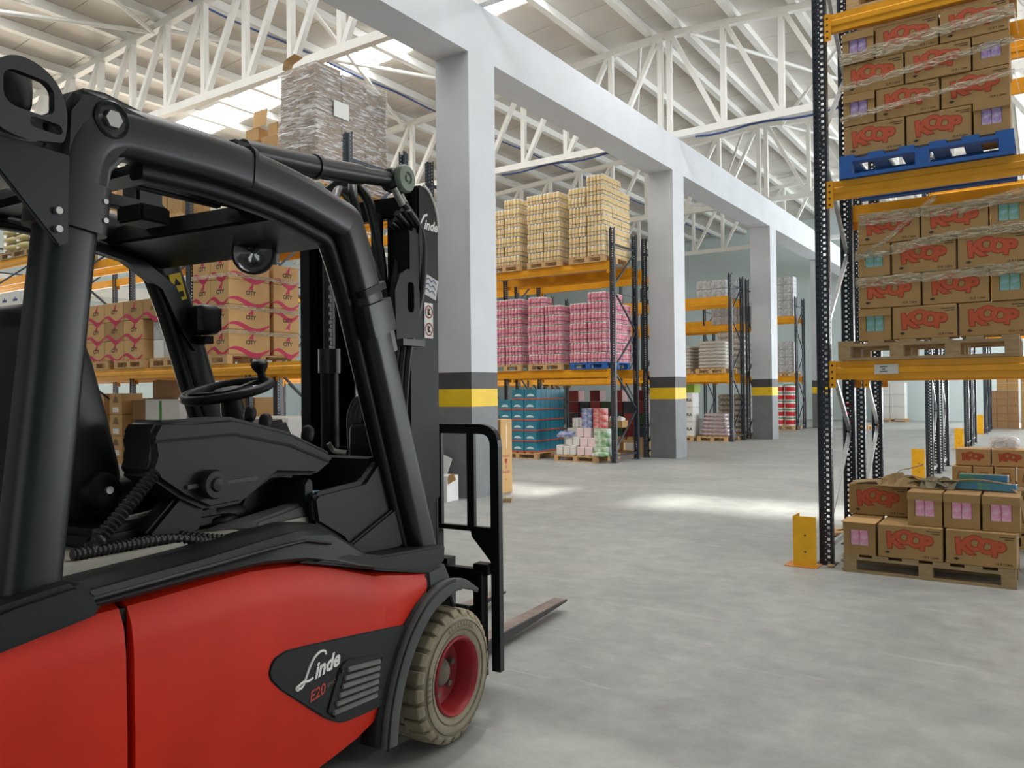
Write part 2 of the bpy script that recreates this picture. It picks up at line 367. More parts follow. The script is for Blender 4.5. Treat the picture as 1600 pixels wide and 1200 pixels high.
# ================================================================ pallet racks
def upright_mesh(H,mt,name):
    m=MB(); p=.05; n=int(H/p)
    xe=[-.055,-.042,-.026,-.008,.002,.012,.034,.055]; ze=[0,.014,.022,.029,.039,.05]
    holes={(5,0),(5,1),(3,3),(1,0)}
    ye=[0,.022,.036,.07]
    for k in range(n):
        z=k*p
        for i in range(7):
            for j in range(5):
                if (i,j) in holes: continue
                m.face([(xe[i],0,z+ze[j]),(xe[i+1],0,z+ze[j]),(xe[i+1],0,z+ze[j+1]),(xe[i],0,z+ze[j+1])])
        for sx in (-.055,.055):
            for i in range(3):
                for (za,zb) in ((0,.018),(.018,.036),(.036,.05)):
                    if i==1 and za==.018: continue
                    m.face([(sx,ye[i],z+za),(sx,ye[i+1],z+za),(sx,ye[i+1],z+zb),(sx,ye[i],z+zb)])
    m.face([(-.053,.03,0),(-.012,.03,0),(-.012,.03,H),(-.053,.03,H)])
    for sx in (-1,1): m.face([(sx*.055,.07,0),(sx*.03,.07,0),(sx*.03,.07,H),(sx*.055,.07,H)])
    return m.mesh(name,mt,fix=False)
UPC={}
def beam_mesh(L,h,mt):
    m=MB(); d=.05
    prof=[(0,0),(0,h*.3),(-.008,h*.36),(-.008,h*.62),(0,h*.68),(0,h),(d,h),(d,0)]
    m.ring_loft([[(x,a,b) for a,b in prof] for x in (0,L)]); return m.mesh('beam',mt)
def conn_mesh(h,mt):
    m=MB(); H=h+.075
    m.box(-.004,.05,-.016,-.01,-.07,H-.07); m.box(-.006,0,-.016,.05,-.07,H-.07)
    for i in range(4): m.box(.012,.028,-.0175,-.0155,-.05+i*.055,-.035+i*.055,1)
    return m.mesh('connector',[mt,DHOLE])
def rack(label,xs,yf,depth,levels,H,um,bh,brm,back=False,skipbay=()):
    """xs: upright centre lines from left to right; levels: beam top heights"""
    r=tag(empty('pallet_rack',(xs[0],yf,0)),label,'rack','pallet racks')
    key=(H,um.name)
    if key not in UPC: UPC[key]=upright_mesh(H,um,'upright')
    foot=MB().box(-.08,.08,-.03,.11,0,.008).mesh('foot_plate',um)
    for x in xs:
        X=x-xs[0]
        for Y,rot in ((0,0),(depth,R(180))):
            u=put('upright',UPC[key],r,(X,Y,0.006),(0,0,rot)); put('foot_plate',foot,u,(0,0,-.006))
        z=.25; s=0
        MB().bar((X,.05,.14),(X,depth-.05,.14),.03,.04).build('frame_brace',brm,r)
        while z+.9<H:
            a,b=(.05,depth-.05) if s%2==0 else (depth-.05,.05)
            MB().bar((X,a,z),(X,b,z+.82),.032,.032).build('frame_brace',brm,r); z+=.86; s+=1
        MB().bar((X,.05,H-.35),(X,depth-.05,H-.35),.03,.04).build('frame_brace',brm,r)
    bms={}; cm=conn_mesh(bh,YEL)
    for i in range(len(xs)-1):
        L=xs[i+1]-xs[i]-.11
        if round(L,3) not in bms: bms[round(L,3)]=beam_mesh(L,bh,YEL)
        for zt in levels:
            if (i,zt) in skipbay: continue
            for Y,rot in ((-.006,0),(depth+.006,1)):
                if rot==0: b=put('beam',bms[round(L,3)],r,(xs[i]-xs[0]+.055,Y,zt-bh-.004))
                else: b=put('beam',bms[round(L,3)],r,(xs[i+1]-xs[0]-.055,Y,zt-bh-.004),(0,0,R(180)))
                put('connector',cm,b,(0,0,0)); c=put('connector',cm,b,(L,0,0)); c.scale=(-1,1,1)
    return r
LX=[-21.3,-17.85,-14.4,-10.95,-7.5]
LV=[1.97,4.22]
rack('grey pallet rack with yellow beams directly behind the forklift',LX,7.3,1.15,LV,4.93,DARKU,.165,DARKU)
rack('grey pallet rack backing onto the one behind the forklift',LX,8.95,1.1,LV,4.93,DARKU,.165,DARKU)
CX=[-17.8,-14.35,-10.9,-7.45]
rack('grey pallet rack holding the pink and yellow can pallets',CX,14.8,1.15,LV,4.93,DARKU,.165,DARKU)
rack('grey pallet rack standing back to back behind the can pallets',CX,16.38,1.1,LV,4.93,DARKU,.165,DARKU)
rack('third grey pallet rack between second and third columns',CX,22.25,1.1,[1.97,4.2],4.85,DARKU,.24,DARKU)
rack('pallet rack back to back beyond the third rack',CX,23.8,1.1,[1.9,3.5],4.85,DARKU,.2,DARKU)
rack('far grey pallet rack with white packs and red buckets',CX,29.5,1.1,[1.95,4.15],4.85,DARKU,.2,DARKU)
RX=[-1.577,1.2,3.98,6.76]
RLV=[1.746,3.284,4.72]
rack('near black pallet rack at right with juice cartons',RX,7.136,1.1,RLV,6.4,DARKR,.155,GALV)
rack('near black rack backing onto the juice carton rack',RX,8.68,1.1,[1.746,3.284,4.72],6.4,DARKR,.155,GALV,)
for k,lb in ((1,'grey rack in second right row beyond the juice cartons'),(2,'grey rack in third right row, far down the aisle'),(3,'grey rack in fourth right row, near the back wall')):
    rack(lb,RX[:3],7.136+7.42*k,1.1,[3.284,4.72],5.6,DARKU,.155,GALV)
    rack(lb.replace('grey rack in','rear half of rack in'),RX[:3],8.68+7.42*k,1.1,[3.284,4.72],5.6,DARKU,.155,GALV)
# rack end guards
def guard(x,y,label,h=.43):
    g=tag(empty('rack_guard',(x,y,0)),label,'rack guard','yellow rack guards')
    MB().box(-.1,.09,0,.008,.004,h).build('front_plate',YELG,g)
    MB().box(-.1,-.092,.008,.2,.004,h).build('side_plate',YELG,g)
    MB().box(-.17,.1,-.03,.2,0,.006).build('foot_plate',mat('guard_foot',(196,128,70),.6),g)
    for z in (.13,.27): MB().cyl((0,-.004,z),(0,0,z),.008,8).build('bolt',DHOLE,g)
guard(-1.70,6.93,'yellow steel rack guard at the foot of near right upright')
guard(-1.72,14.36,'yellow rack guard of second right row, behind the cartons',.5)
guard(-1.72,21.78,'yellow rack guard of third right row',.5)
guard(-1.72,29.2,'yellow rack guard of farthest right row',.6)
# ================================================================ pallets and goods
def pallet(cx,yf,z,w=.8,d=1.2,mt=WOOD,label='',group='pallets',blocks=3,h=.144,simple=False,top=6):
    b1,b2,b3=h*.15,h*.7,h*.85; bw=.1
    xs=[-w/2+(w-bw)*i/(blocks-1) for i in range(blocks)]; ys=[0,d/2-.05,d-.1]
    if simple:
        m=MB()
        for y in ys:
            m.box(-w/2,w/2,y,y+.1,0,b1); m.box(-w/2,w/2,y,y+.1,b2,b3)
            for x in xs: m.box(x,x+bw,y,y+.1,b1,b2)
        for i in range(top): a=-w/2+(w-.12)*i/(top-1); m.box(a,a+.12,0,d,b3,h)
        return tag(m.build('pallet',mt,None,(cx,yf,z)),label,'pallet',group)
    r=tag(empty('pallet',(cx,yf,z)),label,'pallet',group)
    bb=MB().box(-w/2,w/2,0,.1,0,b1).mesh('bottom_board',mt); st=MB().box(-w/2,w/2,0,.1,b2,b3).mesh('stringer_board',mt)
    bl=MB().box(0,bw,0,.1,b1,b2).mesh('block',mt); tb=MB().box(0,.12,0,d,b3,h).mesh('deck_board',mt)
    for y in ys:
        put('bottom_board',bb,r,(0,y,0)); put('stringer_board',st,r,(0,y,0))
        for x in xs: put('block',bl,r,(x,y,0))
    for i in range(top): put('deck_board',tb,r,(-w/2+(w-.12)*i/(top-1),0,0))
    return r
CM={}
def carton_mesh(w,d,h,mt):
    k=(round(w,3),round(d,3),round(h,3),mt.name)
    if k not in CM:
        m=MB().box(-w/2,w/2,-d/2,d/2,0,h); CM[k]=m.mesh('carton',mt,bevel=min(.006,h*.03),seg=1)
    return CM[k]
def carton(w,d,h,mt,loc,label,group,cat='box',name='carton',rz=0):
    return tag(put(name,carton_mesh(w,d,h,mt),None,loc,(0,0,rz)),label,cat,group)
# --- the bubble lettering printed on the juice cartons
def koop_mesh():
    me=bpy.data.meshes.new('print'); bm=bmesh.new()
    for layer,(off,mi,z) in enumerate(((.052,0,0),(.030,1,.0007))):
        for ch,x,y,s,rot in (('K',-.112,-.006,.165,4),('O',-.036,.022,.15,0),('O',.042,.004,.145,-4),('P',.116,-.014,.155,-8)):
            t=text_mesh(ch,1,off*1.6,0,PRNR); b2=bmesh.new(); b2.from_mesh(t)
            M=Matrix.Translation((x,y,z+.0002*x))@Matrix.Rotation(R(rot),4,'Z')@Matrix.Diagonal((s,s*1.0,1,1))
            b2.transform(M); tmp=bpy.data.meshes.new('t'); b2.to_mesh(tmp); b2.free()
            n0=len(bm.faces); bm.from_mesh(tmp); bm.faces.ensure_lookup_table()
            for f in bm.faces[n0:]: f.material_index=mi
            bpy.data.meshes.remove(tmp)
    bm.to_mesh(me); bm.free(); me.materials.append(PRNR); me.materials.append(PRNO); return me
KOOP=koop_mesh()
DIA=flat([(-.022,0),(0,-.012),(.022,0),(0,.012)],PRNK)
LIT=text_mesh('12 X 1 Litre',.022,.0006,.1,PRNK)
TINY=flat([(-.05,.002),(.05,.002),(.05,.008),(-.05,.008)],PRNK); TINY2=flat([(-.03,0),(.03,0),(.03,.006),(-.03,.006)],PRNK)
JW,JE,JH=.472,.25,.268
def juice_long(x,yf,z,label,group,d=JE,w=JW,hh=JH,logo=1):
    o=carton(w-.008,d,hh-.004,CARD,(x,yf+d/2,z),label,group); D=(w-.008,d,hh)
    on_face(o,KOOP,'-y',.0,hh*.54,name='printed_logo',dims=D)
    on_face(o,DIA,'-y',-.16,.045,name='printed_mark',dims=D); on_face(o,LIT,'-y',.15,.03,name='printed_text',dims=D)
    on_face(o,TINY,'-y',.17,hh-.04,name='printed_text',dims=D); on_face(o,TINY2,'-y',.185,hh-.055,name='printed_text',dims=D)
    return o
EC={}
def juice_end(x,yf,z,label,group,pack,d=JW,w=JE,hh=JH,lid=0):
    w-=.008; key=('e',round(w,3))
    if key not in EC:
        m=MB(); H=hh-.004; a,b=-.07,.07; za,zb=.075,.205
        m.box(-w/2,w/2,-d/2+.02,d/2,0,H)
        y0,y1=-d/2,-d/2+.02
        for q in ((-w/2,a,0,H),(b,w/2,0,H),(a,b,0,za),(a,b,zb,H)): m.box(q[0],q[1],y0,y1,q[2],q[3])
        EC[key]=m.mesh('carton',CARD)
    o=tag(put('carton',EC[key],None,(x,yf+d/2,z)),label,'box',group)
    for s in (-1,1):
        p=MB().box(-.032,.032,0,.012,0,.13).mesh('juice_pack',pack) if ('p',pack.name) not in EC else EC[('p',pack.name)]
        EC[('p',pack.name)]=p; put('juice_pack',p,o,(s*.034,-d/2+.007,.075))
    fl=EC.get('flap') or MB().box(-w/2-.003,w/2+.003,-.008,0,0,.06).mesh('lid_flap',CARD); EC['flap']=fl
    put('lid_flap',fl,o,(0,-d/2-.0005,hh-.066))
    if lid:
        MB().box(-w/2-.01,w/2+.01,-.05,d*.5,0,.004).build('lid',CARD2,o,(0,-d/2,hh-.003))
    return o
def packmat(name,c,c2): return mat(name,c,.35,c2=c2,scale=22,detail=2)
PKPINK=packmat('pink_juice_pack',(232,120,170),(240,205,222)); PKPUR=packmat('purple_juice_pack',(140,96,178),(214,200,232)); PKGRN=packmat('green_blue_juice_pack',(96,160,92),(150,190,214))
def layer(rows,x0,yf,z0,where,pack,hh=JH):
    for r,row in enumerate(rows):
        x=x0; n=len(row)
        for i,c in enumerate(row):
            w=JW if c=='L' else JE
            pos='leftmost' if i==0 else ('rightmost' if i==n-1 else 'middle')
            kind='brown juice carton with red lettering' if c=='L' else 'brown juice carton with end window'
            lb=f'{kind}, {pos} in {ORD[r] if r<n+3 else r} row, {where}'
            jy=random.uniform(-.008,.008)
            if c=='L': juice_long(x+w/2,yf+.01+jy,z0+r*hh,lb,'juice cartons on the right rack',hh=hh)
            else: juice_end(x+w/2,yf+.01+jy,z0+r*hh,lb,'juice cartons on the right rack',pack,hh=hh)
            x+=w+.006
YR=7.136
pallet(-.80,YR-.03,1.746,1.3,1.0,WOODG,'weathered wooden pallet on the lower right shelf',blocks=4,h=.165)
layer(['ELL','LLE','ELL','LLE'],-1.29,YR,1.911,'lower right shelf',PKGRN)
pallet(-.79,YR-.05,3.284,1.25,1.0,BLUEP,'blue painted pallet on the upper right shelf','pallets',h=.19)
layer(['LLE','ELL','LLE','ELL'],-1.39,YR,3.474,'on the blue pallet',PKPUR,.262)
pallet(-.75,YR,4.72,1.2,1.0,WOOD,'wooden pallet on the topmost right shelf')
for i in range(2): carton(.5,.6,.4,CARD,(-1.05+.56*i,YR+.4,4.864),f'brown carton on topmost right shelf, {("left","right")[i]} one','top right cartons')
# clear/brown stretch bands around the stacks
def band(pts,wd,label,mt=FILMB):
    m=MB(); rings=[]
    N=len(pts); dense=[]
    for k in range(N-1):
        a,b=Vector(pts[k]),Vector(pts[k+1]); n=max(2,int((b-a).length/.05))
        for i in range(n): dense.append(a.lerp(b,i/n))
    dense.append(Vector(pts[-1]))
    for p in dense:
        j=random.uniform(-.006,.006); ww=wd*random.uniform(.8,1.15)
        rings.append([(p.x,p.y-random.uniform(0,.004),p.z-ww/2+j),(p.x,p.y-random.uniform(0,.006),p.z+j),(p.x,p.y,p.z+ww/2+j)])
    m.ring_loft(rings,0,False,False)
    tag(m.build('stretch_band',mt,fix=False,smooth=70),label,'wrap','stretch wrap bands on the right rack')
xe=-.155
f=YR-.004
for z0,z1,wd,lb in ((3.80,3.92,.05,'lowest band, round cartons on the blue pallet'),(4.06,4.17,.06,'middle band, round cartons on the blue pallet'),(4.30,4.40,.10,'top band, round cartons on the blue pallet')):
    band([(-1.41,f,z0),(-1.0,f-.003,z0*.6+z1*.4-.01),(-.6,f,z0*.3+z1*.7),(xe,f,z1),(xe+.02,f+.5,z1)],wd,'shiny stretch wrap, '+lb)
for p,wd,lb in (([(-1.31,f,2.40),(-.8,f,2.405),(-.05,f,2.425)],.085,'straight band, across second row of lower shelf'),
                ([(-1.31,f,2.63),(-.95,f,2.66),(-.6,f,2.72),(-.05,f,2.74)],.08,'band across third row of lower shelf'),
                ([(-1.31,f,2.60),(-1.05,f,2.75),(-.8,f,2.97),(-.7,f,3.03)],.05,'diagonal band, crossing the lower shelf cartons'),
                ([(-1.27,f,2.92),(-.85,f,2.93),(-.5,f,2.93),(-.05,f,2.99)],.09,'top band, across the lower shelf cartons')):
    band(p,wd,'shiny stretch wrap, '+lb)
# label on the beam
lb=tag(MB().box(-.09,.09,-.002,0,-.04,.04).build('shelf_label',mat('label_paper',(206,206,200),.5),None,(-1.08,YR-.016,1.668)),'white paper location label on the yellow beam','label')
for s,x,z in (('stock item',-.02,.02),('A-2',-.02,0),('pallet 16',-.02,-.018)):
    put('printed_text',flat([(-.03+random.random()*.01,-.003),(.03,-.003),(.028,.003),(-.03,.003)] if s!='A-2' else [(-.01,-.003),(.012,-.003),(.012,.003),(-.01,.003)],BLACKT),lb,(x,-.0032,z),(R(90),0,0))
# --- pallet on the floor below
GP=6.95
pallet(-.795,GP,0,1.21,.85,WOODG,'wooden floor pallet carrying the opened juice cartons',h=.15)
g='juice cartons on the floor pallet'
juice_end(-1.275,GP,.15,'open-topped juice carton at left front of floor pallet',g,PKPINK,lid=1)
juice_long(-.905,GP,.15,'brown juice carton, middle of floor pallet front row',g)
juice_long(-.42,GP,.15,'brown juice carton, right end of floor pallet front row',g)
for i,(x,nm) in enumerate(((-.905,'left'),(-.42,'right'))):
    juice_long(x,GP+.27,.15,f'brown juice carton behind the floor pallet front row, {nm}',g)
for i,x in enumerate((-.80,-.545,-.285)): juice_end(x,GP+.05+.0*i,.418,f'juice carton with pink packs, {("left","middle","right")[i]} of upper three',g,PKPINK)
for i,x in enumerate((-1.2,-.72)): juice_long(x,GP+.42+.11*i,.418,f'brown juice carton at back of floor pallet, {("left","next to the pink packs")[i]}',g)
juice_long(-.24,GP+.54,.418,'brown juice carton at back right of floor pallet',g)
def strap(pts,w,mt,label,nm='cardboard_strip',th=.004,cat='packaging'):
    P=fillet(pts,.08,4); m=MB(); m.sweep(P,[(-w/2,-th/2),(w/2,-th/2),(w/2,th/2),(-w/2,th/2)]); tag(m.build(nm,mt),label,cat,'torn packaging')
zt=.69
CRAFT=mat('kraft_paper',(178,148,104),.7,var=.1,scale=12)
strap([(-1.40,GP+.5,zt),(-1.25,GP+.55,zt+.02),(-1.0,GP+.5,zt+.01)],.2,CRAFT,'flattened kraft lid on the back left carton')
strap([(-1.10,GP+.55,zt+.0),(-1.06,GP+.55,zt+.11),(-.97,GP+.55,zt+.13),(-.86,GP+.56,zt+.17)],.10,CRAFT,'bent kraft strip sticking up from the carton pile')
strap([(-1.1,GP+.45,zt+.01),(-.98,GP+.46,zt+.09),(-.84,GP+.5,zt+.05),(-.7,GP+.45,zt+.01)],.08,CRAFT,'curled kraft strip lying on the carton pile')
strap([(-1.0,GP+.4,zt),(-.9,GP+.38,zt+.06),(-.75,GP+.36,zt+.06),(-.66,GP+.32,zt+.02)],.09,mat('grey_strip',(150,140,126),.5),'grey crumpled strip on the carton pile')
def crumple(x,y,z,w,d,h,mt,label,seed):
    rn=random.Random(seed); m=MB(); nx,ny=9,7; rings=[]
    for i in range(nx):
        rings.append([(x-w/2+w*i/(nx-1)+rn.uniform(-.02,.02),y-d/2+d*k/(ny-1)+rn.uniform(-.02,.02),z+max(0,h*math.sin(math.pi*i/(nx-1))*math.sin(math.pi*k/(ny-1))*.5+rn.uniform(0,h*.6)*(0 if k in(0,ny-1) else 1))+.002) for k in range(ny)])
    m.ring_loft(rings,0,False,False); tag(m.build('crumpled_paper',mt,fix=False),label,'packaging','torn packaging')
crumple(-1.02,GP+.46,zt-.005,.34,.26,.10,CRAFT,'crumpled brown kraft paper on the left of the pile',3)
crumple(-.74,GP+.40,zt-.005,.26,.2,.11,mat('dull_wrap',(150,138,112),.35),'crumpled shiny wrapping beside the blue bundles',5)
WRAPPK=mat('blue_green_wrapped_packs',(74,140,190),.2,c2=(110,170,120),scale=9,detail=3)
for i,(x,y,z,rz) in enumerate(((-.62,GP+.42,.69,-.06),(-.36,GP+.40,.69,-.12),(-.42,GP+.52,.745,-.08))):
    carton(.34,.10,.055,WRAPPK,(x,y,z),['flat wrapped blue juice bundle, left of the pile','flat wrapped blue juice bundle, right of the pile','wrapped blue bundle lying on top of the others'][i],'wrapped juice bundles',name='juice_bundle',rz=rz,cat='bundle')
strap([(-.72,GP+.36,.75),(-.45,GP+.38,.775),(-.2,GP+.36,.74)],.045,CRAFT,'long kraft strip across the wrapped blue bundles')
strap([(-.24,GP+.36,.73),(-.17,GP+.3,.68),(-.13,GP+.2,.5),(-.1,GP+.2,.3)],.03,CRAFT,'kraft strip hanging down the right end of the pile')
# --- stack of empty pallets behind, with cartons on top
for i in range(4): pallet(-.15,8.72,i*.146,1.2,1.0,WOOD,f'empty wooden pallet, {ORD[i]} of the stack behind the juice cartons','stacked pallets')
PKTREE=mat('tree_print',(70,130,70),.5,c2=(214,80,50),scale=30)
for r,(z,n) in enumerate(((.70,4),(.905,2))):
    for i in range(n):
        w=.165 if r==0 else .29; x=-.755+i*(w+.012)+(0 if r==0 else .03); d=.28
        o=carton(w,d,.165 if r==0 else .16,CARD2,(x+w/2,8.86+(.05 if r else 0),z-.116 if r==0 else z-.15),f'tan carton, {NTH[i]} from left, {("lower","upper")[r]} row on the pallet stack','cartons on the pallet stack')
        if r==0: on_face(o,flat([(-.045,-.03),(-.03,.05),(.04,.05),(.05,-.03),(.0,-.045)],PKTREE),'-y',0,.07,name='printed_picture',dims=(w,d,.165))
        else: on_face(o,KOOP,'-y',0,.085,name='printed_logo',dims=(w,d,.16)).scale=(.55,.55,1)
carton(1.0,.5,.012,CARD2,(-.1,8.95,.584),'flat cardboard sheet between the pallet stack and its cartons','loose cardboard',name='cardboard_sheet',cat='cardboard')
BAG=film('clear_plastic_bag',(235,235,240),.75,.25,1.0,18)
m=MB(); m.squad((0,0,.06),(.26,.2,.14),.7,18,10); m.build
o=tag(m.build('plastic_bag',BAG,None,(-.33,8.92,.91),smooth=60),'crumpled clear plastic bag on the tan cartons','bag')
for i in range(2):
    y=9.0+.16*i
    tag(MB().bar((-1.95,y-1.1,.03+.0*i),(-1.35,y+.1,.03),.12,.025).build('wooden_board',WOOD,None,(0.12,.6,0)),f'loose wooden board on the floor under the right rack, {("nearer","farther")[i]}','board','loose boards')
# --- small litter by the upright
for i,(x,y) in enumerate(((-1.46,7.35),(-1.52,7.05),(-1.40,7.02))):
    tag(MB().squad((0,0,.012),(.09-.02*i,.06,.024),.8,8,6).build('paper_scrap',CRAFT,None,(x,y,0),(0,0,i)),f'scrap of packing paper beside the near right upright, {("largest","middle","smallest")[i]}','litter','paper scraps')
# ================================================================ can packs
def can_pack_mesh(nx,ny,r,h,body,cap,name,sc=(150,140,120)):
    m=MB(); N=10
    W=nx*2*r; D=ny*2*r
    for i in range(nx):
        for j in range(ny):
            if 0<i<nx-1 and 0<j<ny-1: continue
            cx=-W/2+r+2*r*i; cy=-D/2+r+2*r*j
            zs=[(r*.9,0),(r,.01),(r,h*.30),(r,h*.42),(r,h*.82),(r,h-.02),(r*.8,h)]
            rings=[[(cx+q*math.cos(2*math.pi*k/N+.3),cy+q*math.sin(2*math.pi*k/N+.3),z) for k in range(N)] for q,z in zs]
            b=len(m.f); m.ring_loft(rings,0)
            for k in range(6):
                for j2 in range(N): m.m[b+k*N+j2]=[1,0,2,0,0,1][k]
            m.m[-1]=1
    m.box(-W/2+r,W/2-r,-D/2+r,D/2-r,.01,h-.02,1)
    return m.mesh(name,[body,cap,mat(name+'_stripe',sc,.4)],smooth=50)
CAPW=mat('shrink_film_white',(226,224,222),.25)
YC=can_pack_mesh(5,5,.0415,.2,mat('yellow_can_label',(222,184,104),.35,c2=(236,222,188),scale=16),CAPW,'can_pack')
PC=can_pack_mesh(5,5,.0415,.2,mat('pink_can_label',(204,84,112),.35,c2=(232,186,194),scale=18),CAPW,'bottle_pack',(140,84,120))
def can_pallet(cx,yf,z,me,col,layers,nm,pmat,where,extra=(),cols=('left','right'),rows=3):
    pallet(cx,yf,z,.86,1.15,pmat,f'{"blue" if pmat is BLUEP else "wooden"} pallet under {col} cans, {where}','pallets in the can rack')
    for L in range(layers):
        for i,c in enumerate(cols):
            for j in range(rows):
                if i==0 and j>0 and L<layers-1: continue
                o=put(nm,me,None,(cx+(-.217 if i==0 else .217)+random.uniform(-.012,.012),yf+.2+.432*j+random.uniform(-.006,.006),z+.146+L*.212),(0,0,random.uniform(-.03,.03)))
                tag(o,f'{col} can pack, {ORD[L]} layer, {("front","middle","back")[j]} {c}, {where}','can pack',f'{col} can packs')
    for k,(i,j) in enumerate(extra):
        tag(put(nm,me,None,(cx+(-.217,.217)[i],yf+.2+.432*j,z+.146+layers*.212)),f'loose {col} can pack topping the stack, {("front","middle","back")[j]}, {where}','can pack',f'{col} can packs')
CY=14.72
can_pallet(-8.0,CY,4.22,YC,'yellow',7,'can_pack',WOOD,'upper shelf, beside the end upright',[(1,0),(1,1)])
can_pallet(-9.07,CY,4.22,YC,'yellow',7,'can_pack',WOOD,'upper shelf, second from end')
can_pallet(-10.12,CY,4.22,YC,'yellow',6,'can_pack',WOOD,'upper shelf, third from end',[(1,0)])
can_pallet(-8.0,CY,1.97,PC,'pink',6,'bottle_pack',BLUEP,'lower shelf, beside the end upright',[(1,1),(1,0)])
can_pallet(-9.07,CY,1.97,PC,'pink',6,'bottle_pack',WOOD,'lower shelf, second from end',[(0,0)])
can_pallet(-10.12,CY,1.97,PC,'pink',7,'bottle_pack',WOOD,'lower shelf, third from end')
can_pallet(-12.6,CY,1.97,PC,'pink',7,'bottle_pack',WOOD,'lower shelf, left of the nearest column',rows=1)
can_pallet(-14.9,CY,1.97,PC,'pink',7,'bottle_pack',WOOD,'lower shelf, seen through the mast',rows=2)
can_pallet(-14.9,CY,4.22,YC,'yellow',7,'can_pack',WOOD,'upper shelf, seen through the mast',rows=1)
can_pallet(-12.6,CY,4.22,YC,'yellow',7,'can_pack',WOOD,'upper shelf, left of the nearest column',rows=1)
# --- teal cartons on the floor under the cans
TEAL=mat('teal_carton',(34,124,150),.5,var=.12,scale=6); TEALD=mat('teal_red_edge',(196,84,66),.6)
def teal_mesh(w,d,h):
    m=MB().box(-w/2,w/2,-d/2,d/2,.03,h); m.box(-w/2,w/2,-d/2,d/2,0,.03,1)
    return m.mesh('teal_carton',[TEAL,TEALD])
TM=teal_mesh(.32,.194,.228)
ARC=flat([(math.cos(t)*.1,math.sin(t)*.055) for t in [math.pi*i/8 for i in range(9)]],mat('teal_arc_print',(196,220,224),.6))
pallet(-9.87,14.8,0,1.08,1.25,WOOD,'wooden floor pallet under the teal cartons')
for L in range(6):
    for i in range(3):
        for j in range(6):
            if not(i==2 or j==0) : continue
            if L==5 and i==0: continue
            o=tag(put('teal_carton',TM,None,(-10.21+.337*i+(.02 if L==5 else 0),14.93+.205*j+random.uniform(-.005,.005),.15+L*.236)),
              f'teal carton, {ORD[L]} layer, {("left","centre","right")[i]} column, {NTH[j]} from front','box','teal cartons on the floor pallet')
            if j==0: on_face(o,ARC,'-y',0,.07,name='printed_arc',dims=(.33,.2,.232))
# --- mixed small cartons on the next floor pallet
pallet(-8.3,14.66,0,1.04,1.1,WOOD,'wooden floor pallet under mixed white and green cartons')
MIXG=mat('green_white_carton',(78,142,72),.5,c2=(228,232,226),scale=9,detail=3)
MIXR=mat('red_white_pack',(190,34,44),.4,c2=(226,190,188),scale=12,detail=3); MIXB=mat('blue_white_pack',(62,84,150),.4,c2=(200,204,224),scale=12,detail=3)
MIXP=mat('pale_pink_carton',(226,206,208),.6)
def small(x,y,z,w,d,h,mt,lb): return carton(w,d,h,mt,(x,y,z),lb,'mixed cartons on the floor pallet')
K=0
for (x,z,w,h,mt,c) in ((-8.70,.146,.15,.2,CARDW,'white'),(-8.53,.146,.14,.18,CARDW,'white'),(-8.37,.146,.15,.2,CARDW,'white'),(-8.18,.146,.17,.17,MIXP,'pale pink'),(-7.99,.146,.17,.17,MIXP,'pale pink'),
    (-8.52,.35,.16,.17,CARDW,'white'),(-8.34,.35,.15,.17,CARDW,'white'),(-8.16,.32,.18,.19,MIXP,'pale pink'),(-7.96,.32,.18,.19,MIXP,'pale pink'),
    (-8.30,.525,.16,.18,MIXP,'pale pink'),(-8.12,.515,.16,.19,MIXP,'pale pink')):
    K+=1; small(x,14.79+(0 if z<.2 else .1 if z<.4 else .2),z,w,.2,h,mt,f'small {c} carton, {("bottom","middle","upper")[0 if z<.2 else 1 if z<.4 else 2]} row, {NTH[[0,1,2,3,4,0,1,2,3,0,1][K-1]]} from left')
for i,(x,z,w,h) in enumerate(((-7.72,.146,.3,.19),(-7.74,.34,.3,.17),(-7.80,.512,.3,.19))): small(x+.02,14.8+.08*i,z,w,.25,h,MIXG,f'green and white carton, {ORD[i]} of the pile by the upright')
tag(MB().squad((0,0,.04),(.34,.24,.09),.6,14,8).build('seed_bag',MIXG,None,(-7.66,14.6,.146)),'slumped green and white bag at the pallet corner','bag')
for i in range(2):
    for r in range(2): small(-8.53+.17*i,15.2,.52+.2*r,.15,.2,.195,CARDW,f'white carton in back pile, {("lower","upper")[r]} {("left","right")[i]}')
small(-8.68,15.22,.35,.14,.2,.34,CARDW,'tall white carton at the back left of the pallet')
for i in range(3):
    small(-8.16,15.05,.705+.145*i,.24,.24,.14,MIXB,f'blue and white pack, {ORD[i]} of three stacked'); small(-7.88,15.05,.705+.145*i,.24,.24,.14,MIXR,f'red and white pack, {ORD[i]} of three stacked')
tag(MB().box(-.25,.25,-.15,.15,0,.012).box(-.25,.25,-.15,-.14,0,.16).box(-.25,.25,.14,.15,0,.16).box(-.25,-.24,-.15,.15,0,.16).box(.24,.25,-.15,.15,0,.16).build('open_tray',CARD,None,(-7.7,15.34,.705)),'open brown cardboard tray beside the red packs','tray')
for i,(x,rz) in enumerate(((-7.8,.3),(-7.6,-.4))): small(x,15.34,.73,.12,.12,.22,CARDW,f'white and green packet sticking out of the tray, {("left","right")[i]}').rotation_euler=(.2*(1-2*i),.3,rz)
tag(MB().box(-.17,.17,-.12,.12,0,.05).build('magazine_pack',MIXB,None,(-8.62,14.85,.55),(.3,0,.2)),'tilted blue and black pack on the white cartons','pack')
cols=[mat('dark_green_box',(52,84,52),.5),mat('dark_red_box',(120,34,42),.5),mat('slate_box',(58,64,76),.5),mat('brick_red_box',(150,62,58),.5)]
cn=['dark green','dark red','slate grey','brick red']
k=0
